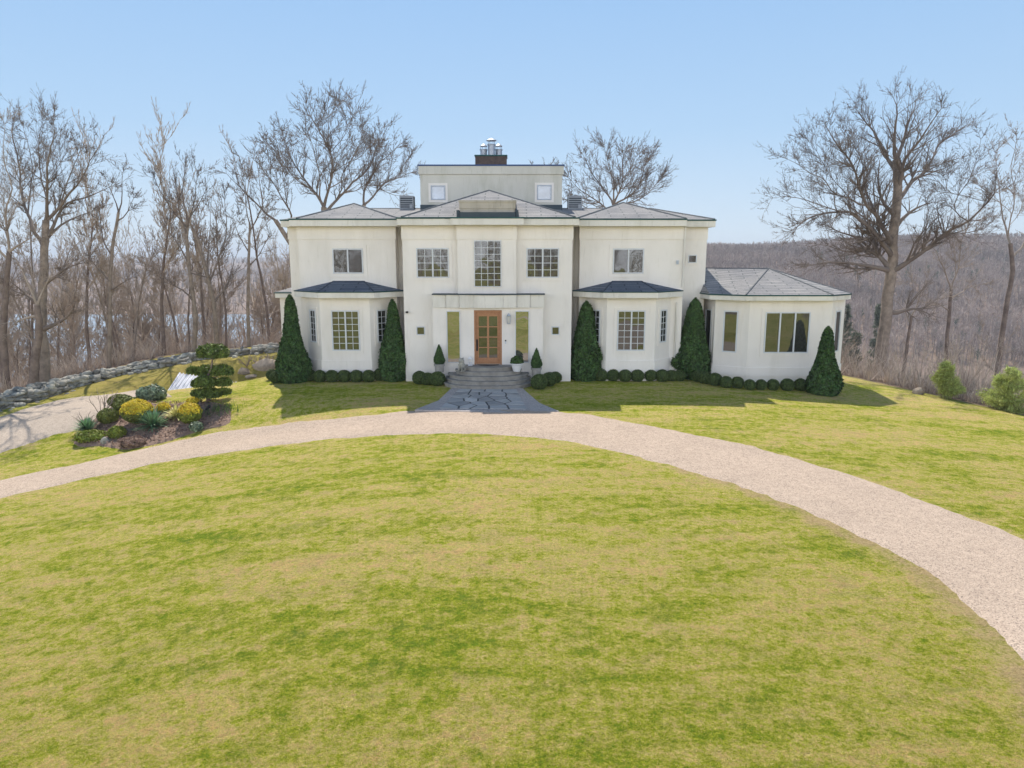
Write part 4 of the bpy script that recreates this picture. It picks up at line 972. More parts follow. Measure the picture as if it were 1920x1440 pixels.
g.box(-.1, .1, -.1, .1, .29, .31); g.lathe([(.13, 0), (.12, .02), (.05, .09), (.03, .10)], (0, 0, .311), 4, (pi / 4, pi / 4 + 2 * pi)); g.build('frame', MAT['potwhite'], t)
g = MB(); g.lathe([(.035, 0), (.035, .12)], (0, 0, .031), 10); g.build('candle', MAT['potwhite'], t)

# ------------------------------------------------------------------ planting bed (left)
bed_px = [(137, 832), (158, 838), (190, 836), (232, 843), (262, 839), (296, 832), (330, 823), (375, 807), (425, 796), (433, 778), (424, 762), (390, 755), (340, 757), (300, 759), (262, 757), (215, 768), (180, 785), (150, 810)]
bp = [gnd(*p)[:2] for p in bed_px]; bp = resample(bp + [bp[0]], .3)[:-1]; cb = bp.mean(0)
rings = [1.03, .97, .8, .55, .3, .05]; Vb = []; 
for k, s in enumerate(rings):
    q = cb + (bp - cb) * s + (rng.normal(size=bp.shape) * .03 if k else 0); z = height(q[:, 0], q[:, 1]) + (-.03, .05, .09, .11, .12, .12)[k] + (rng.normal(size=len(q)) * .015 if k else 0)
    Vb.append(np.concatenate([q, z[:, None]], 1))
nb = len(bp); i = np.arange(len(rings) - 1)[:, None] * nb + np.arange(nb)[None]; i2 = np.arange(len(rings) - 1)[:, None] * nb + (np.arange(nb)[None] + 1) % nb
tag(npmesh('mulch_bed', np.concatenate(Vb), np.stack([i, i2, i2 + nb, i + nb], -1).reshape(-1, 4), MAT['mulch'], smooth=True), 'brown mulch of the planting bed between the two driveways', kind='structure')
nl_ = 5200; ax_, ay_ = bp[:, 0], bp[:, 1]; lxx = rng.uniform(ax_.min(), ax_.max(), nl_); lyy = rng.uniform(ay_.min(), ay_.max(), nl_); k = inpoly(lxx, lyy, [tuple(q) for q in bp]); lxx, lyy = lxx[k], lyy[k]
V_, F_ = leaves(np.stack([lxx, lyy, height(lxx, lyy) + .13 + rng.uniform(0, .03, len(lxx))], 1), np.tile([0, 0, 1.0], (len(lxx), 1)), .05, rng, .5, 1.8)
tag(npmesh('leaf_litter', V_, F_, MAT['heather']), 'dry brown leaf litter on the mulch', kind='stuff')
def base_at(px, py): x, y, z = gnd(px, py); return x, y, z + .05
def pxm(y): return F / (y * cos(PITCH) + 6.5 * sin(PITCH))
def dome(px, pyc, rx, ry, mat, label, pyb=None, top=None, topz=.2, n=5000, stem=False, name='dome_shrub', size=.06, cat_='shrub', grp='clipped shrubs in the planting bed', k=.04):
    pyb = pyb or pyc + ry; x, y, z = base_at(px, pyb); s = pxm(y); rxm, rym = rx / s, ry / s; y += rxm * .4; z = hz(x, y)
    zc = max(ZZ(pyc, y), z + rym * .8); x = XX(px, pyc, y)
    t = empty(name, (x, y, z), label, cat_, grp)
    blob('foliage', (rxm, rxm * .9, rym), (0, 0, zc - z), n, size, mat, rng, parent=t, k=k, seed=px * .37, top=top, topz=topz)
    g = MB()
    for j in range(4):
        a = j * 1.7; g.tube([(.05 * cos(a), .05 * sin(a), -.05), (.12 * cos(a), .12 * sin(a), (zc - z) * .5), (rxm * .5 * cos(a), rxm * .5 * sin(a), zc - z)], [.03, .022, .012], 5)
    g.build('stem', MAT['bark_dark'], t); return t
dome(225, 752, 20, 12, 'olive', 'dark olive mounded shrub at the rear of the bed, behind its twin', 767)
dome(242, 760, 25, 15, 'olive', 'larger olive mounded shrub just behind the big golden one', 776)
dome(202, 780, 17, 13, 'olive', 'rounded olive shrub on bare stems at the left of the bed', 800)
dome(257, 771, 27, 21, 'olive', 'big shrub with bright golden top and green sides in the bed', 803, 'gold', .05, 8000)
dome(356, 774, 20, 18, 'goldgreen', 'ball shaped shrub with yellow top at the right of the bed', 800, 'gold', .15, 7000)
dome(364, 752, 12, 7, 'goldgreen', 'small golden shrub behind the yellow topped ball', 760, 'gold', .0, 2500)
dome(306, 765, 12, 9, 'goldgreen', 'small golden shrub behind the large spiky yucca', 776, 'gold', -.2, 2500)
dome(284, 738, 24, 13, 'rhodo', 'loose grey green broadleaf shrub beside the metal roof', 752, n=2600, size=.13, k=.07)
dome(171, 818, 25, 10, 'goldgreen', 'low spreading green shrub at the front left of the bed', 830, n=3000, size=.08, k=.15)
dome(219, 812, 14, 11, 'goldgreen', 'low yellow green shrub in the middle front of the bed', 825, n=2200, size=.08, k=.15)
dome(250, 829, 21, 9, 'heather', 'low mound of dry brown heather at the bed front', 839, n=5000, size=.05, k=.2, name='heather_mound')
dome(368, 800, 11, 8, 'rhodo', 'small pale leaved shrub at the right front of the bed', 810, n=900, size=.08, k=.12)
def yucca(px, pyb, rpx, mat, label, n=150, up=.9):
    x, y, z = base_at(px, pyb); L = rpx / pxm(y)
    t = empty('yucca', (x, y, z - .03), label, 'plant', 'spiky yuccas in the planting bed')
    P = []; 
    for k in range(n):
        a = rng.uniform(0, 2 * pi); e = rng.uniform(.05, 1.45) * up; l = L * rng.uniform(.75, 1.1); h0 = rng.uniform(0.05, .25) * L
        d = np.array([cos(a) * cos(e), sin(a) * cos(e), sin(e)]); s = np.array([-sin(a), cos(a), 0]); wd = .03
        p0 = np.array([0, 0, h0]); droop = rng.uniform(0, .28) * l
        pts = [p0 + d * l * u - np.array([0, 0, droop * u * u]) for u in (0, .35, .7, 1)]; ws = (wd * .8, wd, wd * .8, .002)
        P.append(np.array([q for p_, w_ in zip(pts, ws) for q in (p_ - s * w_, p_ + s * w_)]))
    V_ = np.concatenate(P); b0 = np.arange(n)[:, None] * 8; F_ = np.concatenate([np.stack([b0[:, 0] + 2 * j, b0[:, 0] + 2 * j + 1, b0[:, 0] + 2 * j + 3, b0[:, 0] + 2 * j + 2], 1) for j in range(3)])
    npmesh('blades', V_, F_, MAT[mat], t); g = MB(); g.tube([(0, 0, -.05), (0, 0, .3 * L)], [.06, .04], 7); g.build('stem', MAT['bark_dark'], t)
yucca(287, 806, 38, 'yucca', 'large green yucca with long pale edged blades at the bed centre', 210)
yucca(164, 812, 30, 'yucca', 'blue green yucca at the left end of the bed', 200)
yucca(332, 788, 30, 'yucca_var', 'yellow variegated yucca between the golden shrubs', 130)
# bare twiggy shrub
def twigshrub(px, pyb, hpx, label, n=9, spread=.6):
    x, y, z = base_at(px, pyb); L = hpx / pxm(y); t = empty('bare_shrub', (x, y, z), label, 'shrub'); lines = []; tl = []
    for k in range(n):
        a = rng.uniform(0, 2 * pi); p = np.array([0, 0, -.03]); d = np.array([cos(a) * spread, sin(a) * spread, 1.]); pts = [p]
        for j in range(5):
            d = d + rng.normal(size=3) * .14; q = pts[-1] + d / np.linalg.norm(d) * L / 5; pts.append(q)
            if j > 1:
                dd = d + rng.normal(size=3) * .5; tl.append((np.array([q, q + dd / np.linalg.norm(dd) * L * .25]), np.array([.010, .006])))
        lines.append((np.array(pts), np.linspace(.02, .009, 6)))
    V_, F_ = tubes(lines, 5); npmesh('stems', V_, F_, MAT['bark'], t); V_, F_ = tubes(tl, 4); npmesh('twigs', V_, F_, MAT['twig'], t)
twigshrub(193, 785, 46, 'leafless many stemmed shrub rising at the rear left of the bed', 11)
twigshrub(160, 800, 26, 'small leafless shrub behind the blue green yucca', 7, 1.0)
# rocks
def rock(px, pyb, w_, h_, label, mat='boulder', seed=1, depth=.8, name='boulder', sharp=.18):
    x, y, z = gnd(px, pyb); s = pxm(y); rx, rz = w_ / s / 2, h_ / s
    r_ = np.random.default_rng(seed); V_, F_ = uvsphere((1, 1, 1), (0, 0, 0), 22, 14)
    dirs = sph(16, r_); off = r_.uniform(.5, .9, 16)
    d = V_ / (np.linalg.norm(V_, axis=1, keepdims=True) + 1e-9); sc = np.ones(len(V_))
    for q, o_ in zip(dirs, off):
        c_ = d @ q; sc = np.minimum(sc, np.where(c_ > .05, o_ / np.maximum(c_, .05), 9))
    sc *= 1 + .03 * np.sin(d[:, 0] * 9 + seed) * np.sin(d[:, 1] * 11 + d[:, 2] * 8)
    V_ = d * sc[:, None] * np.array([rx * 1.15, rx * depth, rz * .75]); V_[:, 2] += rz * .3
    o = npmesh(name, V_, F_, MAT[mat]); o.location = (x, y + rx * depth * .6, z); tag(o, label, 'rock'); return o
rock(195, 834, 24, 17, 'pointed dark rock at the front edge of the planting bed', 'stone', 3)
rock(494, 697, 58, 22, 'wide flat topped boulder beside the far left conical evergreen', seed=5, depth=.7)
rock(455, 704, 30, 15, 'rounded tan boulder left of the flat topped one', seed=8)
rock(470, 710, 22, 8, 'small low rock in front of the two tan boulders', seed=9)
rock(1690, 722, 60, 16, 'long pale flat rock at the foot of the big oak', seed=12, depth=.6)
rock(1728, 740, 26, 14, 'brown rock beyond the lawn edge right of the pale one', seed=13)
rock(1666, 716, 12, 5, 'small rock at the lawn edge beside the oak trunk', seed=14)
rock(1818, 751, 18, 6, 'small dark rock at the lawn edge below the young pine', 'stone', seed=15)
rock(36, 763, 22, 9, 'loose pale stone lying before the dry stone wall at the driveway', 'stone', seed=16)
for q, (px, py, hp, lb) in enumerate([(463, 688, 22, 'leafless shrub above the tan boulders, left of the others'), (483, 684, 18, 'leafless shrub above the tan boulders, middle one'), (506, 680, 16, 'leafless shrub above the tan boulders, nearest the house')]): twigshrub(px, py, hp, lb, 12, .8)
# daffodil leaves
x, y, z = base_at(410, 775); P = []; 
for k in range(170):
    bx, by = x + rng.normal() * .45, y + rng.normal() * .25; h_ = rng.uniform(.14, .3); a = rng.uniform(0, 2 * pi); w_ = .012; l = rng.normal(size=2) * .06; zz = hz(bx, by) + .04
    P += [(bx - w_ * cos(a), by - w_ * sin(a), zz), (bx + w_ * cos(a), by + w_ * sin(a), zz), (bx + l[0] + .003, by + l[1], zz + h_), (bx + l[0] - .003, by + l[1], zz + h_)]
tag(npmesh('daffodil_leaves', np.array(P), np.arange(len(P)).reshape(-1, 4), MAT['daff']), 'patch of upright green bulb leaves at the right of the bed', kind='stuff')
# garden spotlight
x, y, z = base_at(389, 784); t = empty('garden_spotlight', (x, y, z), 'black garden spotlight on a short stake in the mulch', 'garden light')
g = MB(); g.tube([(0, 0, -.05), (0.05, 0, .32)], .012, 6); g.build('stake', MAT['black'], t); g = MB(); g.tube([(-.03, -.02, .30), (.10, .02, .42)], [.045, .065], 10); g.add([(.10 + .06 * cos(a), .02 + .03 * sin(a), .42 + .06 * sin(a)) for a in np.linspace(0, 2 * pi, 9)[:-1]], [tuple(range(8))]); g.build('lamp_head', MAT['black'], t)

# cloud-pruned pine
x, y, z = base_at(392, 752); TO = (x, y, z); s = pxm(y)
t = empty('cloud_pruned_pine', TO, 'cloud pruned pine with domed pads on a crooked trunk beside the metal roof', 'tree')
pads = [(399, 663, 26, 15, 0), (388, 697, 17, 10, .3), (417, 697, 17, 10, -.2), (364, 696, 10, 6, .2), (384, 719, 20, 11, -.3), (420, 718, 11, 8, -.2), (391, 739, 20, 10, -.1), (420, 735, 10, 5, .1), (368, 738, 7, 5, .1)]
g = MB(); tr = [(392, 754), (388, 738), (392, 722), (388, 708), (396, 692), (399, 668)]; tp = [at(a, b_, y) for a, b_ in tr]; g.tube(tp, [.09, .08, .065, .055, .045, .03], 8)
for (a, b_, rx, ry, dy) in pads[1:]:
    j = min(range(len(tr)), key=lambda q: abs(tr[q][1] - b_ - 6)); e = at(a, b_ + ry * .3, y + dy); g.tube([tp[j], ((tp[j][0] + e[0]) / 2, (tp[j][1] + e[1]) / 2, min(tp[j][2], e[2]) + .02), e], [.035, .03, .015], 6)
g.build('trunk', MAT['bark_dark'], t, TO, smooth=True)
for (a, b_, rx, ry, dy) in pads:
    c_ = np.array(at(a, b_, y + dy)); rad = np.array([rx / s, rx / s * .85, ry * 1.0 / s]); n = int(1400 + rx * 150)
    d = sph(n, rng); d[:, 2] = np.where(d[:, 2] < -.25, -d[:, 2] * .5 - .1, d[:, 2]); rr = 1 + .14 * np.sin(d[:, 0] * 7 + a) * np.sin(d[:, 1] * 8) + rng.normal(size=n) * .05
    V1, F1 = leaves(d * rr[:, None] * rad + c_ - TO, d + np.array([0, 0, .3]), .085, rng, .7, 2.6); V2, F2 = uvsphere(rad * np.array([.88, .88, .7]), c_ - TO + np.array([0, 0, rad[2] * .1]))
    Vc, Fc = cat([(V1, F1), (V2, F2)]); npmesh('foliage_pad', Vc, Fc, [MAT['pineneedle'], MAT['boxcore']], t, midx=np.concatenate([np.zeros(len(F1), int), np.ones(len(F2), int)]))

# corrugated metal roof of the sunken entrance
TL, BL, TRp, BR = np.array(at(337, 700, 38.5)), np.array(at(311, 740.5, 35.6)), np.array(at(449, 719, 36.8)), np.array(at(420, 757, 34.0))
MO = (BL[0], BL[1], hz(BL[0], BL[1])); t = empty('lean_to_roof', MO, 'low corrugated grey metal lean to roof beside the side driveway', 'lean-to')
nu = 140; Vr = []
nrm = np.cross(TRp - TL, TL - BL); nrm /= np.linalg.norm(nrm); 
if nrm[2] < 0: nrm = -nrm
for j in (0, 1):
    for k in range(nu + 1):
        u = k / nu; p = (TL * (1 - u) + TRp * u) if j else (BL * (1 - u) + BR * u); ph = (u * 17) % 1; hgt = .07 if ph < .3 else 0; Vr.append(p + nrm * hgt)
Fr = [(k, k + 1, nu + 1 + k + 1, nu + 1 + k) for k in range(nu)]
Vr2 = [v_ - nrm * .03 for v_ in Vr]; o = npmesh('sheet', np.concatenate([Vr, Vr2]), np.concatenate([np.array(Fr), np.array(Fr)[:, ::-1] + len(Vr)]), MAT['roofmetal'], t, MO)
g = MB(); g.tube([BL - nrm * .05, TL - nrm * .05], .04, 5); g.tube([TL - nrm * .05, TRp - nrm * .05], .035, 5); g.build('edge_trim', MAT['drip'], t, MO)
for p in (BL * .95 + TL * .05, BL * .3 + TL * .7, BL * .75 + BR * .25):
    g = MB(); q = p - nrm * .06; g.box(q[0] - .05, q[0] + .05, q[1] - .02, q[1] + .08, hz(q[0], q[1]) - .3, q[2]); g.build('post', MAT['wood'], t, MO)

# dry stone wall ---------------------------------------------------
wb = [(-200, 822), (-90, 791), (0, 766), (84, 744), (127, 728), (169, 716), (225, 701), (301, 687), (366, 674), (427, 667), (523, 658), (545, 656)]
wt = [(-200, 786), (-90, 756), (0, 733), (84, 718), (127, 706), (169, 698), (225, 690), (301, 675), (366, 664), (427, 659), (523, 651), (545, 650)]
WB = [gnd(*p) for p in wb]; hts = [max(.35, ZZ(b_[1], a[1]) - a[2]) for a, b_ in zip(WB, wt)]; hts = [h_ * .7 for h_ in hts]
d = np.concatenate([[0], np.cumsum([math.hypot(WB[k + 1][0] - WB[k][0], WB[k + 1][1] - WB[k][1]) for k in range(len(WB) - 1)])])
WX = lambda s_: (np.interp(s_, d, [p[0] for p in WB]), np.interp(s_, d, [p[1] for p in WB]), np.interp(s_, d, hts))
parts_ = []; rs = np.random.default_rng(21)
base_d, base_f = uvsphere((1, 1, 1), (0, 0, 0), 10, 7)
s_ = 0
def stone_at(x, y, z, a, lx, ly, lz):
    dirs = sph(9, rs); off = rs.uniform(.6, .9, 9); dd = base_d; sc = np.ones(len(dd))
    for q, o_ in zip(dirs, off): c_ = dd @ q; sc = np.minimum(sc, np.where(c_ > .05, o_ / np.maximum(c_, .05), 9))
    V_ = dd * sc[:, None] * np.array([lx, ly, lz]); tl = rs.normal() * .12; c, s = cos(a), sin(a)
    V_ = np.stack([V_[:, 0] * c - V_[:, 1] * s, V_[:, 0] * s + V_[:, 1] * c, V_[:, 2] + V_[:, 0] * tl], 1) + np.array([x, y, z]); parts_.append((V_, base_f))
while s_ < d[-1]:
    x, y, h_ = WX(s_); x2, y2, _ = WX(s_ + .3); a = atan2(y2 - y, x2 - x); z = hz(x, y); lift = 0; wd = rs.uniform(.35, .6)
    nx_, ny_ = -sin(a), cos(a)
    for lane in (-.35, .15, .5):
        zz = -.05
        while zz < h_ * (1.0 if lane < .4 else 1.05) - .05:
            lz = rs.uniform(.07, .2); stone_at(x + nx_ * (lane + zz * .25) + rs.normal() * .05, y + ny_ * (lane + zz * .25) + rs.normal() * .05, z + zz + lz * .7, a + rs.normal() * .25, rs.uniform(.16, .42), rs.uniform(.15, .3), lz); zz += lz * 1.35
    if rs.uniform() < .25: stone_at(x - nx_ * rs.uniform(.7, 1.1), y - ny_ * rs.uniform(.7, 1.1), z + .03, rs.uniform(0, 3), .2, .16, .12)
    s_ += wd * .6
for k in range(12):
    x, y, h_ = WX(d[7] - rs.uniform(0, 2.5)); stone_at(x + rs.normal() * .2, y + rs.uniform(0, 1.0), hz(x, y) + h_ * rs.uniform(.7, 1.1), rs.uniform(0, 3), rs.uniform(.5, .8), .5, .14)
V_, F_ = cat(parts_); tag(npmesh('dry_stone_wall', V_, F_, MAT['stone']), 'low tumbled dry stone wall along the wood edge on the left', 'wall')

# ------------------------------------------------------------------ bare trees
UPV = np.array([0, 0, 1.0])
def norm(v_): return v_ / (np.linalg.norm(v_) + 1e-12)
def perp(d, rr):
    r_ = rr.normal(size=3); p = np.cross(d, r_); return norm(p)
def sprout(lines, rr, p, d, L, r_, lev, maxlev, cfg):
    """grow one branch; lines[lev] collects (pts, radii)"""
    n = max(3, int(L / cfg['seg'][lev])); step = L / n; pts = [p]; rads = [r_]; rend = max(cfg['rmin'] * .7, r_ * cfg['taper'])
    wob = cfg['wob'] * (1.2 if lev else .5)
    kids = []
    for i in range(n):
        d = norm(d + rr.normal(size=3) * wob + UPV * cfg['trop'] * (1 if lev else 0))
        p = p + d * step; rn = r_ + (rend - r_) * (i + 1) / n
        pts.append(p); rads.append(rn)
        fr = (i + 1) / n
        if lev < maxlev and fr > cfg['bare'][lev] and i < n - 1:
            for _ in range(rr.poisson(cfg['kids'][lev] / n / (1 - cfg['bare'][lev]))):
                ang = rr.uniform(*cfg['ang']); q = perp(d, rr)
                if lev == 0 and cfg.get('flat'): q = norm(q * np.array([1, 1, .3]))
                dd = norm(d * cos(ang) + q * sin(ang)); kids.append((p, dd, L * rr.uniform(.45, .75) * (1.15 - .6 * fr) * cfg['len'][lev], max(cfg['rmin'], rn * rr.uniform(.35, .6))))
    lines[lev].append((np.array(pts), np.array(rads)))
    if lev < maxlev:
        for _ in range(2 if lev else cfg.get('fork', 2)):
            ang = rr.uniform(.2, .55); dd = norm(d * cos(ang) + perp(d, rr) * sin(ang)); kids.append((p, dd, L * rr.uniform(.5, .75) * cfg['len'][lev], max(cfg['rmin'], rads[-1] * .8)))
    for k in kids: sprout(lines, rr, k[0], k[1], k[2], k[3], lev + 1, maxlev, cfg)
BASE = dict(seg=[.8, .55, .4, .3, .25], wob=.13, trop=.09, taper=.35, bare=[.4, .12, .1, .1, .1], kids=[7, 7, 6, 4, 0], ang=(.5, 1.05), len=[.75, .8, .8, .8, 1], rmin=.010)
def tree_mesh(lines, loc_org=(0, 0, 0)):
    trunk = tubes(lines[0], 9); big = tubes(lines[1], 6) if len(lines) > 1 else None
    parts = [tubes(l, n) for l, n in zip(lines[1:], (6, 4, 3, 3))]
    return trunk, cat([p for p in parts if len(p[0])])
def flare(line):
    p, r_ = line; r_ = r_.copy(); r_[0] *= 1.35; return (p, r_)
def proto_tree(seed, Hh, r0, cfg, mats=('bark', 'twig'), lean=.05, maxlev=4):
    rr = np.random.default_rng(seed); lines = [[] for _ in range(5)]
    d = norm(np.array([rr.normal() * lean, rr.normal() * lean, 1])); sprout(lines, rr, np.array([0, 0, -.4]), d, Hh * cfg.get('tf', .6), r0, 0, maxlev, cfg)
    lines[0][0] = flare(lines[0][0]); tr_, cr = tree_mesh(lines)
    root = empty('bare_tree', (0, 0, 0)); npmesh('trunk', tr_[0], tr_[1], MAT[mats[0]], root, smooth=True); npmesh('crown', cr[0], cr[1], MAT[mats[1]], root)
    return root
def hero(name, Y, polys, rtrunk, label, seed, cfg=BASE, group=None, mats=('bark', 'twig_dark'), lev_extra=3, scale=1.0, dens=1.25, base=None, twl=1.0):
    """polys[0] = trunk, then limbs, in picture coordinates; limbs leave the trunk and wander in depth"""
    rr = np.random.default_rng(seed); lines = [[] for _ in range(5)]
    P0 = polys[0]; trunk = [np.array(at(px, py, Y)) for px, py in P0]
    gz = hz(trunk[0][0], trunk[0][1]) - .4; 
    if trunk[0][2] > gz: trunk.insert(0, np.array([trunk[0][0] + (trunk[0][0] - trunk[1][0]) * .2, Y, gz]))
    org = trunk[0].copy(); org[2] += .4
    n = len(trunk); lens = np.concatenate([[0], np.cumsum([np.linalg.norm(trunk[k + 1] - trunk[k]) for k in range(n - 1)])]); 
    rt = rtrunk * (1 - .45 * lens / lens[-1]); rt[0] *= 1.35
    ss = np.linspace(0, lens[-1], 20); tp = np.stack([np.interp(ss, lens, [q[k] for q in trunk]) for k in range(3)], 1) ; rtt = np.interp(ss, lens, rt); tp[1:-1] += rr.normal(size=(18, 3)) * rtrunk * .07
    lines[0].append((tp - org, rtt))
    allp = [(q, r_) for q, r_ in zip(tp, rtt)]
    for k, poly in enumerate(polys[1:]):
        # nearest existing node gives start depth and radius
        st = np.array(at(poly[0][0], poly[0][1], Y)); dd = [np.hypot(q[0][0] - st[0], q[0][2] - st[2]) for q in allp]; j = int(np.argmin(dd)); y0 = allp[j][0][1]; r0 = max(allp[j][1] * .64, cfg['rmin'] * 2)
        L = sum(math.hypot(poly[i + 1][0] - poly[i][0], poly[i + 1][1] - poly[i][1]) for i in range(len(poly) - 1)) / pxm(Y)
        dy = rr.uniform(-.75, .75) * L; acc = 0; pts = [allp[j][0].copy()]
        for i in range(1, len(poly)):
            acc += math.hypot(poly[i][0] - poly[i - 1][0], poly[i][1] - poly[i - 1][1]) / pxm(Y); pts.append(np.array(at(poly[i][0], poly[i][1], y0 + dy * acc / L)))
        pts = np.array(pts); ln = np.concatenate([[0], np.cumsum(np.linalg.norm(np.diff(pts, axis=0), axis=1))]); m_ = max(5, int(ln[-1] / .45)); ss = np.linspace(0, ln[-1], m_)
        lp = np.stack([np.interp(ss, ln, pts[:, c_]) for c_ in range(3)], 1); lp[1:] += rr.normal(size=(m_ - 1, 3)) * .07; lp = np.concatenate([lp[:1], (lp[:-2] + 2 * lp[1:-1] + lp[2:]) / 4, lp[-1:]])
        rl = r0 + (max(cfg['rmin'] * 1.5, r0 * .10) - r0) * np.linspace(0, 1, m_) ** .62
        lines[1].append((lp - org, rl)); allp += [(q, r_) for q, r_ in zip(lp, rl)]
        # side branches
        for i in range(2, m_):
            if i / m_ < .12: continue
            d = norm(lp[i] - lp[i - 1])
            for _ in range(rr.poisson(1.25 * dens)):
                ang = rr.uniform(.45, 1.1); q = norm(d * cos(ang) + perp(d, rr) * sin(ang) + UPV * .15)
                sprout(lines, rr, lp[i] - org, q, twl * rr.uniform(.7, 1.9) * (1.1 - .5 * i / m_) * scale, max(cfg['rmin'] * 1.4, rl[i] * .5), 2, 4, cfg)
        for _ in range(2): sprout(lines, rr, lp[-1] - org, norm(norm(lp[-1] - lp[-2]) + rr.normal(size=3) * .4), twl * rr.uniform(.4, .8) * scale, cfg['rmin'] * 1.4, 2, 4, cfg)
    root = empty(name, tuple(org), label, 'tree', group); tr_, cr = tree_mesh(lines)
    npmesh('trunk', tr_[0], tr_[1], MAT[mats[0]], root, smooth=True); npmesh('crown', cr[0], cr[1], MAT[mats[1]], root)
    return root
def Z8(pts): return [(1400 + x * .4514, 150 + y * .4514) for x, y in pts]
def Z7(pts): return [(x * .3888, 180 + y * .3888) for x, y in pts]
def Z3(pts): return [(400 + x * .2083, 180 + y * .2083) for x, y in pts]
HC = dict(BASE); HC.update(seg=[.6, .45, .30, .22, .2], kids=[0, 0, 9, 6, 0], bare=[0, 0, .08, .06, 0], len=[1, 1, .62, .62, 1], rmin=.006, wob=.10, trop=.05, taper=.35, ang=(.35, .85))
hero('oak_tree', 45.0, [Z8(p) for p in [
    [(545, 1232), (570, 1050), (585, 900), (602, 800), (610, 700), (614, 600), (626, 500), (630, 420), (622, 330)],
    [(622, 330), (610, 260), (622, 170), (618, 70)], [(628, 400), (585, 340), (560, 260), (520, 200), (450, 120)], [(625, 330), (660, 230), (680, 150), (700, 80)],
    [(625, 480), (680, 430), (740, 390), (775, 320), (800, 255), (850, 235), (910, 190)], [(640, 420), (655, 330), (710, 260), (760, 190), (800, 120)],
    [(632, 430), (700, 370), (760, 380), (790, 355)],
    [(606, 690), (565, 600), (500, 520), (465, 430), (420, 330), (360, 250), (330, 190)], [(500, 520), (490, 420), (470, 330), (430, 250), (400, 170)],
    [(600, 750), (555, 670), (490, 590), (430, 545), (340, 545), (250, 570), (180, 630)], [(430, 545), (370, 480), (320, 400), (240, 370), (180, 330)], [(340, 545), (250, 500), (170, 480), (110, 490)], [(370, 480), (340, 380), (300, 300), (260, 240)],
    [(590, 800), (530, 720), (470, 660), (400, 640), (330, 610)], [(586, 810), (520, 770), (430, 760), (330, 755), (260, 770)], [(590, 780), (510, 700), (430, 720), (340, 690)],
    [(604, 800), (680, 750), (760, 700), (830, 630), (920, 585), (1000, 510), (1040, 440)], [(830, 630), (850, 540), (900, 450), (950, 370), (980, 250)], [(780, 690), (850, 640), (940, 640), (1010, 600)], [(850, 540), (820, 460), (830, 380)], [(640, 770), (700, 690), (740, 620), (760, 540)],
    [(590, 960), (640, 965), (700, 940), (760, 970)], [(612, 620), (660, 560), (720, 520), (790, 500)], [(605, 680), (540, 640), (500, 660), (440, 680)], [(616, 560), (560, 500), (540, 420), (550, 340)]]],
    .43, 'large spreading bare oak at the lawn edge right of the pavilion', 3, HC, dens=2.1, twl=1.2)
HR = dict(HC); HR['rmin'] = .008; HR['kids'] = [0, 0, 8, 5, 0]
hero('bare_tree', 52, [Z8(p) for p in [[(826, 1190), (835, 1050), (850, 870)], [(850, 870), (880, 760), (900, 640), (960, 560)], [(850, 870), (815, 770), (770, 700), (720, 660)], [(870, 800), (860, 700), (850, 600)], [(890, 700), (950, 680), (1000, 600)], [(840, 960), (780, 920), (730, 930)], [(845, 900), (920, 860), (990, 850)]]],
    .2, 'bare tree forking into a V just right of the big oak', 5, HR, 'bare trees on the right slope', ('bark_dark', 'twig'))
hero('bare_tree', 49, [Z8(p) for p in [[(1045, 1200), (1060, 1060), (1085, 900), (1105, 790), (1095, 680)], [(1095, 680), (1065, 560), (1040, 420), (1030, 300)], [(1100, 760), (1150, 690), (1200, 560), (1220, 420)], [(1090, 660), (1110, 500), (1100, 350), (1120, 240)], [(1060, 560), (1010, 480), (960, 430)], [(1075, 620), (1130, 560), (1170, 450), (1180, 330)]]],
    .24, 'tall slender bare tree near the right edge of the picture', 6, HR, 'bare trees on the right slope', ('bark_dark', 'twig'))
hero('bare_tree', 51, [Z8(p) for p in [[(648, 1240), (665, 1120), (685, 980)], [(685, 980), (720, 900), (740, 820)], [(680, 1000), (640, 930), (600, 900)], [(690, 960), (760, 940), (820, 900)], [(700, 930), (690, 850), (680, 760)]]],
    .17, 'leaning dark bare tree just behind the oak trunk', 7, HR, 'bare trees on the right slope', ('bark_dark', 'twig'), dens=.8)
hero('bare_tree', 52, [Z3(p) for p in [[(1010, 1250), (1000, 1120), (995, 1000)], [(995, 1000), (1030, 860), (1060, 740), (1062, 540), (990, 390), (920, 260), (860, 120)], [(1062, 540), (1140, 430), (1200, 300), (1190, 180), (1150, 50)], [(990, 990), (900, 850), (760, 680), (680, 520), (640, 400), (610, 300)], [(900, 850), (760, 770), (640, 640), (560, 500), (490, 420)],
    [(1000, 1040), (1100, 950), (1200, 830), (1330, 720), (1420, 600), (1490, 440), (1500, 290)], [(1100, 950), (1150, 850), (1160, 700), (1260, 560), (1330, 400), (1350, 260)], [(1060, 680), (1180, 620), (1330, 560), (1410, 440)], [(990, 960), (960, 760), (930, 600), (900, 430), (830, 350)], [(1150, 900), (1280, 860), (1400, 800)], [(1190, 320), (1250, 240), (1260, 140)], [(1060, 600), (1020, 430), (1040, 250), (1020, 110)]]],
    .36, 'large bare tree rising behind the left roof', 8, dict(HR, rmin=.009), 'bare trees behind the house', twl=1.25, dens=2.0)
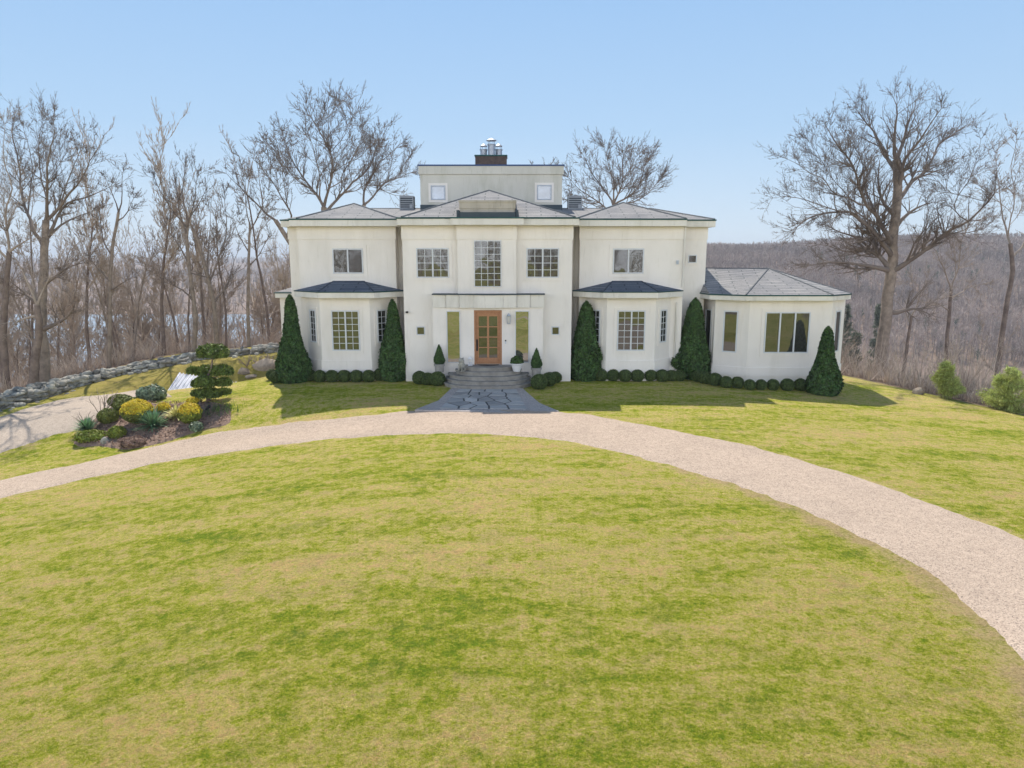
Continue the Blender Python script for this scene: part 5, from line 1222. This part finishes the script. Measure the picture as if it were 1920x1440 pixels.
hero('bare_tree', 54, [Z3(p) for p in [[(1330, 1250), (1340, 1100), (1355, 980)], [(1355, 980), (1350, 870), (1420, 740), (1490, 600), (1600, 500), (1680, 430)], [(1360, 975), (1470, 860), (1580, 760), (1700, 720), (1830, 690)], [(1420, 740), (1470, 600), (1500, 450)], [(1500, 850), (1620, 880), (1680, 890)], [(1580, 760), (1680, 650), (1780, 540)], [(1400, 790), (1380, 640), (1400, 480)], [(1500, 780), (1600, 640), (1620, 540)]]],
    .28, 'low forking bare tree between the left roof and the penthouse', 9, dict(HR, rmin=.009), 'bare trees behind the house', twl=1.2, dens=1.8)
hero('bare_tree', 50, [Z3(p) for p in [[(700, 1340), (600, 1180), (560, 1120)], [(560, 1120), (460, 1030), (350, 920), (250, 830), (120, 700)], [(460, 1030), (430, 860), (400, 700), (390, 540)], [(350, 920), (330, 780), (260, 640), (240, 560)], [(700, 1300), (710, 1080), (620, 900), (520, 760), (430, 640)], [(710, 1080), (640, 880), (630, 650), (600, 450)], [(620, 900), (560, 720), (500, 560), (480, 450)]]],
    .26, 'bare tree leaning left beyond the far left roof corner', 10, dict(HR, rmin=.009), 'bare trees behind the house', twl=1.1)
hero('bare_tree', 56, [[(1160, 470), (1155, 420), (1150, 385)], [(1150, 385), (1130, 350), (1105, 320), (1095, 290)], [(1150, 385), (1150, 340), (1140, 300), (1130, 280)], [(1152, 380), (1170, 340), (1165, 300), (1172, 280)], [(1155, 390), (1190, 360), (1205, 325), (1210, 300)], [(1155, 392), (1200, 375), (1230, 350), (1240, 335)], [(1150, 395), (1110, 370), (1080, 350), (1068, 330)], [(1170, 340), (1190, 310), (1195, 290)], [(1150, 400), (1100, 390), (1075, 375)]],
    .26, 'round crowned bare tree rising behind the right roof', 12, dict(HR, rmin=.009), 'bare trees behind the house', twl=1.2, dens=2.4)
hero('bare_tree', 58, [[(1030, 470), (1020, 400), (1015, 345)], [(1015, 345), (1025, 320), (1035, 305)], [(1016, 350), (1005, 320), (1000, 308)], [(1018, 360), (1040, 330), (1046, 312)]],
    .16, 'bare treetop just showing above the penthouse roof', 13, dict(HR, rmin=.009), 'bare trees behind the house', twl=.5)
hero('bare_tree', 39, [Z7(p) for p in [[(222, 1372), (212, 1250), (200, 1100), (205, 950), (212, 850), (215, 720), (222, 600)], [(222, 600), (232, 470), (225, 330), (270, 200), (260, 90)], [(212, 720), (150, 620), (115, 500), (95, 350), (60, 200), (75, 60)], [(222, 620), (300, 530), (380, 420), (440, 310), (490, 220)], [(300, 530), (330, 400), (390, 280), (400, 170)], [(228, 690), (330, 500), (440, 480), (530, 440)], [(215, 680), (290, 620), (380, 570), (450, 560)], [(110, 500), (40, 480), (-20, 420)], [(226, 470), (190, 380), (180, 250), (200, 120)], [(205, 1110), (270, 1100), (340, 1050), (380, 1000)], [(208, 900), (300, 840), (400, 800)], [(120, 520), (150, 400), (150, 280), (120, 150)], [(210, 1000), (130, 960), (50, 900)], [(240, 440), (300, 330), (330, 220)]]],
    .31, 'tallest bare tree on the left, behind the stone wall', 14, HC, 'bare trees behind the stone wall', dens=1.4)
hero('bare_tree', 38, [Z7(p) for p in [[(160, 1385), (172, 1250), (190, 1130), (180, 1010)], [(180, 1010), (130, 900), (90, 800), (40, 740)], [(180, 1010), (220, 900), (260, 850)], [(185, 1060), (100, 1080), (30, 1130)], [(175, 1000), (150, 880), (160, 780)]]],
    .27, 'thick dark trunk leaning beside the tallest left tree', 15, HC, 'bare trees behind the stone wall', ('bark_dark', 'twig'), dens=.9)
hero('bare_tree', 38.5, [Z7(p) for p in [[(30, 1400), (15, 1150), (30, 900), (45, 750)], [(45, 750), (30, 600), (50, 450), (20, 300), (10, 150)], [(45, 760), (100, 700), (160, 670)], [(35, 800), (-40, 700), (-120, 560)], [(45, 640), (90, 520), (90, 400)], [(40, 720), (0, 560), (-60, 450)]]],
    .22, 'bare tree at the far left edge of the picture', 16, HC, 'bare trees behind the stone wall', ('bark_dark', 'twig'))
hero('bare_tree', 43, [Z7(p) for p in [[(527, 1318), (530, 1100), (530, 900), (542, 730), (572, 560)], [(572, 560), (600, 470), (590, 370)], [(560, 620), (620, 560), (640, 490)], [(538, 760), (490, 680), (480, 560)], [(530, 950), (590, 900), (640, 880)], [(532, 900), (470, 820), (420, 780)], [(570, 570), (540, 470), (530, 400)]]],
    .14, 'straight slender bare tree behind the stone wall bend', 17, HR, 'bare trees behind the stone wall', twl=.7)
hero('bare_tree', 47, [Z7(p) for p in [[(935, 1250), (942, 1050), (915, 850), (900, 700), (905, 600)], [(905, 600), (880, 450), (890, 340)], [(905, 620), (940, 500), (950, 380)], [(900, 640), (820, 540), (740, 400)], [(905, 600), (960, 520), (1000, 440)], [(915, 850), (1020, 890), (1030, 760)], [(900, 660), (850, 540), (850, 440)], [(912, 800), (860, 700), (800, 640)], [(935, 1000), (880, 930), (800, 900)]]],
    .17, 'bare tree with a fan of upright branches above the middle of the stone wall', 18, dict(HR, trop=.14), 'bare trees behind the stone wall', twl=1.0)
hero('bare_tree', 48, [Z7(p) for p in [[(1050, 1220), (1030, 1000), (1000, 860), (960, 720), (930, 640)], [(1010, 900), (1060, 780), (1090, 640), (1080, 480)], [(1060, 780), (1110, 700), (1150, 560)], [(1000, 860), (1010, 700), (1020, 560)], [(930, 640), (900, 560), (850, 500)], [(1030, 1000), (1100, 900), (1150, 760)]]],
    .18, 'bare tree leaning left above the right end of the stone wall', 19, dict(HR, trop=.14), 'bare trees behind the stone wall', twl=.9)
hero('bare_tree', 49, [Z7(p) for p in [[(1200, 1210), (1195, 1000), (1200, 800), (1205, 620)], [(1205, 620), (1180, 500), (1200, 400)], [(1205, 640), (1260, 560), (1290, 470)], [(1200, 760), (1150, 680), (1130, 590)], [(1200, 820), (1270, 740), (1300, 660)]]],
    .13, 'slim bare tree left of the house above the boulders', 20, HR, 'bare trees behind the stone wall', twl=.8)

# generic individuals on the slopes
PC = dict(BASE); PC.update(ang=(.35, .9), wob=.11, kids=[11, 8, 6, 4, 0], rmin=.012, seg=[.9, .7, .5, .4, .3], len=[.62, .7, .7, .7, 1])
CF = [dict(PC), dict(PC, trop=.2, ang=(.35, .8), tf=.7), dict(PC, wob=.18, kids=[8, 8, 6, 4, 0], bare=[.5, .15, .1, .1, 0]), dict(PC, tf=.75, trop=.15, kids=[12, 7, 6, 3, 0], len=[.45, .7, .7, .7, 1]), dict(PC, bare=[.25, .1, .1, .1, 0], tf=.65), dict(PC, tf=.8, kids=[10, 7, 5, 3, 0], len=[.35, .7, .7, .7, 1], bare=[.55, .1, .1, .1, 0])]
mm = [('bark', 'twig'), ('bark_dark', 'twig_pale'), ('bark_dark', 'twig'), ('bark', 'twig_pale'), ('bark_dark', 'twig_pale'), ('bark_dark', 'twig')]
protos = [proto_tree(40 + k, 13, .125 - .02 * (k in (3, 5)), CF[k], mm[k]) for k in range(6)]
used = [False] * 6; rt = np.random.default_rng(77); cnt = 0
def put_tree(x, y, sc, k, label, group):
    global cnt
    if used[k]: o = copy_tree(protos[k])
    else: o = protos[k]; used[k] = True
    o.location = (x, y, hz(x, y)); o.scale = (sc, sc, sc * rt.uniform(.95, 1.15)); o.rotation_euler = (0, 0, rt.uniform(0, 6.28)); tag(o, label, 'tree', group); cnt += 1
spots = []
def try_spot(x, y, md):
    if all((x - a) ** 2 + (y - b_) ** 2 > md * md for a, b_ in spots): spots.append((x, y)); return True
    return False
LB = 'bare young tree in the thicket behind the stone wall'; LR = 'bare tree on the wooded slope right of the house'
# left wood
tries = 0; nl = 0
while nl < 150 and tries < 9000:
    tries += 1; az = rt.uniform(-.80, -.30); dist = 36 + rt.uniform(0, 1) ** 1.5 * 75; x, y = dist * tan(az) * .98, dist
    so = float(outside(np.array([x]), np.array([y]))[0])
    if so < 1.2: continue
    if not try_spot(x, y, 1.5 + so * .03): continue
    z = hz(x, y); want = rt.uniform(8.5, 14); sc = want / 13 * (1 + min(so, 40) / 60)
    if rt.uniform() < .35 and so < 15: sc *= .6
    put_tree(x, y, sc, int(rt.integers(6)), LB, 'young bare trees in the left wood'); nl += 1
nr = 0; tries = 0
while nr < 112 and tries < 9000:
    tries += 1; az = rt.uniform(.30, .74); dist = 34 + rt.uniform(0, 1) ** 1.4 * 110; x, y = dist * tan(az), dist
    so = float(outside(np.array([x]), np.array([y]))[0])
    if so < 7: continue
    if not try_spot(x, y, 2.6 + so * .05): continue
    sc = rt.uniform(.55, .85) * (1 + min(so, 60) / 90)
    if so < 17: sc *= .6
    if rt.uniform() < .5: sc *= .75
    # keep the ridge line in view: tops stay below the horizon left of the oak
    if x / y < .5: sc = min(sc, max(.3, (CAMZ - 1 - hz(x, y) - .035 * y) / 15))
    put_tree(x, y, sc, int(rt.integers(6)), LR, 'bare trees on the right slope'); nr += 1

# ------------------------------------------------------------------ brush and far woods (uncountable)
def wisps(X, Y, Z, Hh, n, spread, wdt, rr, up=1.0, curl=.25):
    """clusters of thin curved strips rising from each point: returns verts, quads"""
    m_ = len(X); t = m_ * n; ix = np.repeat(np.arange(m_), n)
    a = rr.uniform(0, 2 * pi, t); h_ = Hh[ix] * rr.uniform(.5, 1.1, t); sp = rr.uniform(.05, 1, t) * spread[ix]
    p0 = np.stack([X[ix], Y[ix], Z[ix]], 1) + np.stack([np.cos(a) * sp * .15, np.sin(a) * sp * .15, np.zeros(t)], 1)
    p1 = p0 + np.stack([np.cos(a) * sp * .4, np.sin(a) * sp * .4, h_ * .55], 1); p2 = p0 + np.stack([np.cos(a) * sp, np.sin(a) * sp, h_], 1) + rr.normal(size=(t, 3)) * curl * (.2 + .25 * h_[:, None])
    b_ = a + pi / 2 + rr.normal(size=t) * .8; s = np.stack([np.cos(b_), np.sin(b_), np.zeros(t)], 1) * (wdt[ix] * rr.uniform(.6, 1.3, t))[:, None]
    V_ = np.stack([p0 - s, p0 + s, p1 - s * .8, p1 + s * .8, p2 - s * .3, p2 + s * .3], 1).reshape(-1, 3); k = np.arange(t)[:, None] * 6
    return V_, np.concatenate([k + np.array([0, 1, 3, 2]), k + np.array([2, 3, 5, 4])])
rb = np.random.default_rng(9)
def scatter(n, a0, a1, d0, d1, smin, pw=1.0, smax=1e9):
    az = rb.uniform(a0, a1, n); dd = d0 + (d1 - d0) * rb.uniform(0, 1, n) ** pw; x = dd * np.tan(az); y = dd; so = outside(x, y); k = (so > smin) & (so < smax); return x[k], y[k], so[k]
x, y, so = scatter(4200, -.80, -.28, 34, 95, .8, 1.1); Hh = rb.uniform(.5, 3.8, len(x)) * np.where(so < 5, .38, 1)
V1 = wisps(x, y, height(x, y), Hh, 18, Hh * .95, np.full(len(x), .013), rb)
x, y, so = scatter(7500, .30, .80, 27, 100, .9, 1.0); Hh = rb.uniform(.5, 3.6, len(x)) * np.where(so < 4, .3, 1) 
V2 = wisps(x, y, height(x, y), Hh, 18, Hh * .7, np.full(len(x), .013), rb)
V_, F_ = cat([V1, V2]); tag(npmesh('undergrowth', V_, F_, MAT['brush']), 'tangle of leafless brush along the wood edges', kind='stuff')
# mid and far woods: each tree a trunk strip and a spray of limbs
def woods(name, x, y, hgt, rr, label, n=26, wf=.05, mat='farwood'):
    z = height(x, y); parts = []
    dist = np.hypot(x, y); wd = np.maximum(.05, dist * .00035)
    # trunks
    m_ = len(x); t0 = np.stack([x, y, z - .5], 1); lean = rr.normal(size=(m_, 2)) * .04 * hgt[:, None]; t1 = t0 + np.concatenate([lean, (hgt * .8)[:, None]], 1)
    s = np.stack([wd * 1.6, np.zeros(m_), np.zeros(m_)], 1); s2 = np.stack([np.zeros(m_), wd * 1.6, np.zeros(m_)], 1)
    for q in (s, s2): parts.append((np.stack([t0 - q, t0 + q, t1 + q * .3, t1 - q * .3], 1).reshape(-1, 3), np.arange(4 * m_).reshape(-1, 4)))
    # limbs start along the trunk
    for k in range(n):
        f = rr.uniform(.25, .85, m_); p0 = t0 + (t1 - t0) * f[:, None]; a = rr.uniform(0, 2 * pi, m_); L = hgt * rr.uniform(.15, .32, m_) * (1.2 - .5 * f); e = rr.uniform(.35, 1.2, m_)
        p2 = p0 + np.stack([np.cos(a) * np.cos(e), np.sin(a) * np.cos(e), np.sin(e)], 1) * L[:, None]
        b_ = rr.uniform(0, 2 * pi, m_); s = np.stack([np.cos(b_), np.sin(b_), rr.normal(size=m_) * .4], 1) * (wd * rr.uniform(.35, .9, m_))[:, None]
        parts.append((np.stack([p0 - s, p0 + s, p2 + s * .5, p2 - s * .5], 1).reshape(-1, 3), np.arange(4 * m_).reshape(-1, 4)))
    V_, F_ = cat(parts); return tag(npmesh(name, V_, F_, MAT[mat]), label, kind='stuff')
def poly_scatter(n, a0, a1, d0, d1):
    az = rb.uniform(a0, a1, n); u = rb.uniform(0, 1, n); dd = np.sqrt(d0 ** 2 + (d1 ** 2 - d0 ** 2) * u); return dd * np.tan(az), dd
def land(x, y):
    return height(x, y) > -38.3
x, y = poly_scatter(5200, .22, .80, 62, 300); k = land(x, y); x, y = x[k], y[k]; woods('woods', x, y, rb.uniform(8, 14, len(x)), rb, 'leafless wood covering the near valley side on the right', 34)
x, y = poly_scatter(19000, .12, .80, 300, 760); woods('hillside_woods', x, y, rb.uniform(8, 13, len(x)), rb, 'mauve brown leafless wood covering the far hillside', 18)
x, y = poly_scatter(420, .15, .80, 120, 700); k = land(x, y); x, y = x[k], y[k]; woods('evergreen_woods', x, y, rb.uniform(6, 10, len(x)), rb, 'scattered dark evergreens on the far hillside', 90, mat='hemlock')
x, y = poly_scatter(4200, -.85, -.18, 58, 190); k = land(x, y); x, y = x[k], y[k]; woods('riverside_woods', x, y, rb.uniform(7, 13, len(x)), rb, 'leafless wood going down to the river on the left', 46, mat='brush')
x, y = poly_scatter(7000, -.85, .2, 575, 1500); woods('far_bank_woods', x, y, rb.uniform(9, 14, len(x)), rb, 'far leafless woods across the river', 12)
x, y = poly_scatter(5000, -.85, .9, 1500, 3200); woods('distant_woods', x, y, rb.uniform(12, 20, len(x)), rb, 'distant hazy woods at the horizon', 8)
x = rb.uniform(-90, 90, 420); y = rb.uniform(-110, -32, 420); woods('woods_opposite', x, y, rb.uniform(9, 15, 420), rb, 'leafless wood on the far side of the front lawn', 40)

# evergreens ----------------------------------------------------------
def conifer(px, pyb, pyt, wpx, mat, label, Y=None, n=9000, size=.10, name='young_pine', group=None, loose=.5):
    gp = gnd(px, pyb) if Y is None else (XX(px, pyb, Y), Y, hz(XX(px, pyb, Y), Y)); x, y, z = gp; top = ZZ(pyt, y); h_ = top - z; Rm = wpx / pxm(y)
    t = empty(name, (x, y, z), label, 'tree', group); rr = rng; g = MB(); g.tube([(0, 0, -.2), (0, 0, h_ * .97)], [.02 + h_ * .012, .01], 6)
    nb_ = int(26 + h_ * 5); P = []; D = []
    for k in range(nb_):
        f = rr.uniform(.04, .97); L = Rm * (1 - f) ** .75 * rr.uniform(.7, 1.15) + .08; a = rr.uniform(0, 2 * pi); e = rr.uniform(.0, .5) * (loose * 2)
        d = np.array([cos(a) * cos(e), sin(a) * cos(e), sin(e)]); p0 = np.array([0, 0, f * h_]); g.tube([p0, p0 + d * L * .9], [.015, .006], 4)
        m_ = max(10, int(n / nb_ * (L / Rm + .25))); u = rr.uniform(.2, 1.05, m_)[:, None]; P.append(p0 + d * L * u + rr.normal(size=(m_, 3)) * (.06 + .10 * L * (1.2 - u))); D.append(np.tile(d, (m_, 1)))
    g.build('trunk', MAT['bark'], t); P = np.concatenate(P); D = np.concatenate(D); V_, F_ = leaves(P, np.cross(D, rr.normal(size=D.shape)), size * .35, rr, .4, 7); npmesh('foliage', V_, F_, MAT[mat], t)
conifer(1765, 745, 680, 31, 'pinepale', 'bushy pale green young pine beyond the lawn, left of its pair', n=10000, size=.08)
conifer(1885, 770, 690, 42, 'pinepale', 'larger pale green young pine at the right edge', n=12000, size=.08)
for k, (px, Y, pyt, w_) in enumerate([(1602, 95, 552, 26), (1622, 100, 570, 22), (1590, 88, 590, 24), (1640, 110, 560, 20), (1575, 105, 600, 18), (1612, 80, 615, 26), (1700, 120, 560, 18), (1515, 130, 540, 10), (1660, 90, 610, 22)]):
    conifer(px, 0, pyt, w_ * 1.5, 'hemlock', 'dark hemlock down the slope between the pavilion and the oak', Y=Y, n=12000, size=.45, name='hemlock_tree', group='hemlocks on the slope', loose=.1)

# ------------------------------------------------------------------ grass (uncountable)
rgz = np.random.default_rng(33)
def grass(n, ymin, ymax, a0, a1, h0, wd):
    u = rgz.uniform(0, 1, n); y = ymin * (ymax / ymin) ** u; az = rgz.uniform(a0, a1, n); x = y * az
    k = ~inpoly(x, y, DRIVE) & (polyd(x, y, LO) > .12 + .5 * rgz.uniform(0, 1, n) * (x > 3)) & (outside(x, y) < -.2); x, y = x[k], y[k]; n = len(x); z = height(x, y)
    a = rgz.uniform(0, 2 * pi, n); w_ = wd * (1 + y / 14); h_ = h0 * rgz.uniform(.5, 1.3, n); l = rgz.normal(size=(n, 2)) * 1.7
    s = np.stack([np.cos(a) * w_, np.sin(a) * w_, np.zeros(n)], 1); p = np.stack([x, y, z - .004], 1); tip = p + np.stack([l[:, 0] * h_, l[:, 1] * h_, h_], 1)
    V_ = np.stack([p - s, p + s, tip], 1).reshape(-1, 3); return V_, np.arange(3 * n).reshape(-1, 3)
gm, nt, b = nodes('grass_blades'); g_ = N(nt, 'ShaderNodeNewGeometry'); tc = N(nt, 'ShaderNodeTexCoord')
gc = lawn_colour(nt, tc.outputs['Object'], g_.outputs['Random Per Island']); nt.links.new(gc, b.inputs['Base Color']); b.inputs['Roughness'].default_value = .8; b.inputs['Specular IOR Level'].default_value = .2
tr = N(nt, 'ShaderNodeBsdfTranslucent'); nt.links.new(gc, tr.inputs[0]); ms = N(nt, 'ShaderNodeMixShader'); ms.inputs[0].default_value = .45; nt.links.new(b.outputs[0], ms.inputs[1]); nt.links.new(tr.outputs[0], ms.inputs[2]); nt.links.new(ms.outputs[0], nt.nodes['Material Output'].inputs[0])
V_, F_ = grass(650000, 6.3, 30, -.82, .82, .020, .003)
tag(npmesh('grass', V_, F_, gm), 'short patchy grass of the front lawn', kind='stuff')

# ------------------------------------------------------------------ haze
g = MB(); g.box(-5200, 5200, -1700, 6200, -80, 60); hz_o = g.build('haze', None) if False else None
hm = bpy.data.materials.new('haze_air'); hm.use_nodes = True; nt = hm.node_tree; nt.nodes.remove(nt.nodes['Principled BSDF'])
pv = nt.nodes.new('ShaderNodeVolumePrincipled'); pv.inputs['Color'].default_value = (.80, .88, 1, 1); pv.inputs['Density'].default_value = .00028; nt.links.new(pv.outputs[0], nt.nodes['Material Output'].inputs['Volume'])
hm.cycles.homogeneous_volume = True if hasattr(hm.cycles, 'homogeneous_volume') else True
tag(g.build('haze', hm), 'pale air filling the valley', kind='stuff')
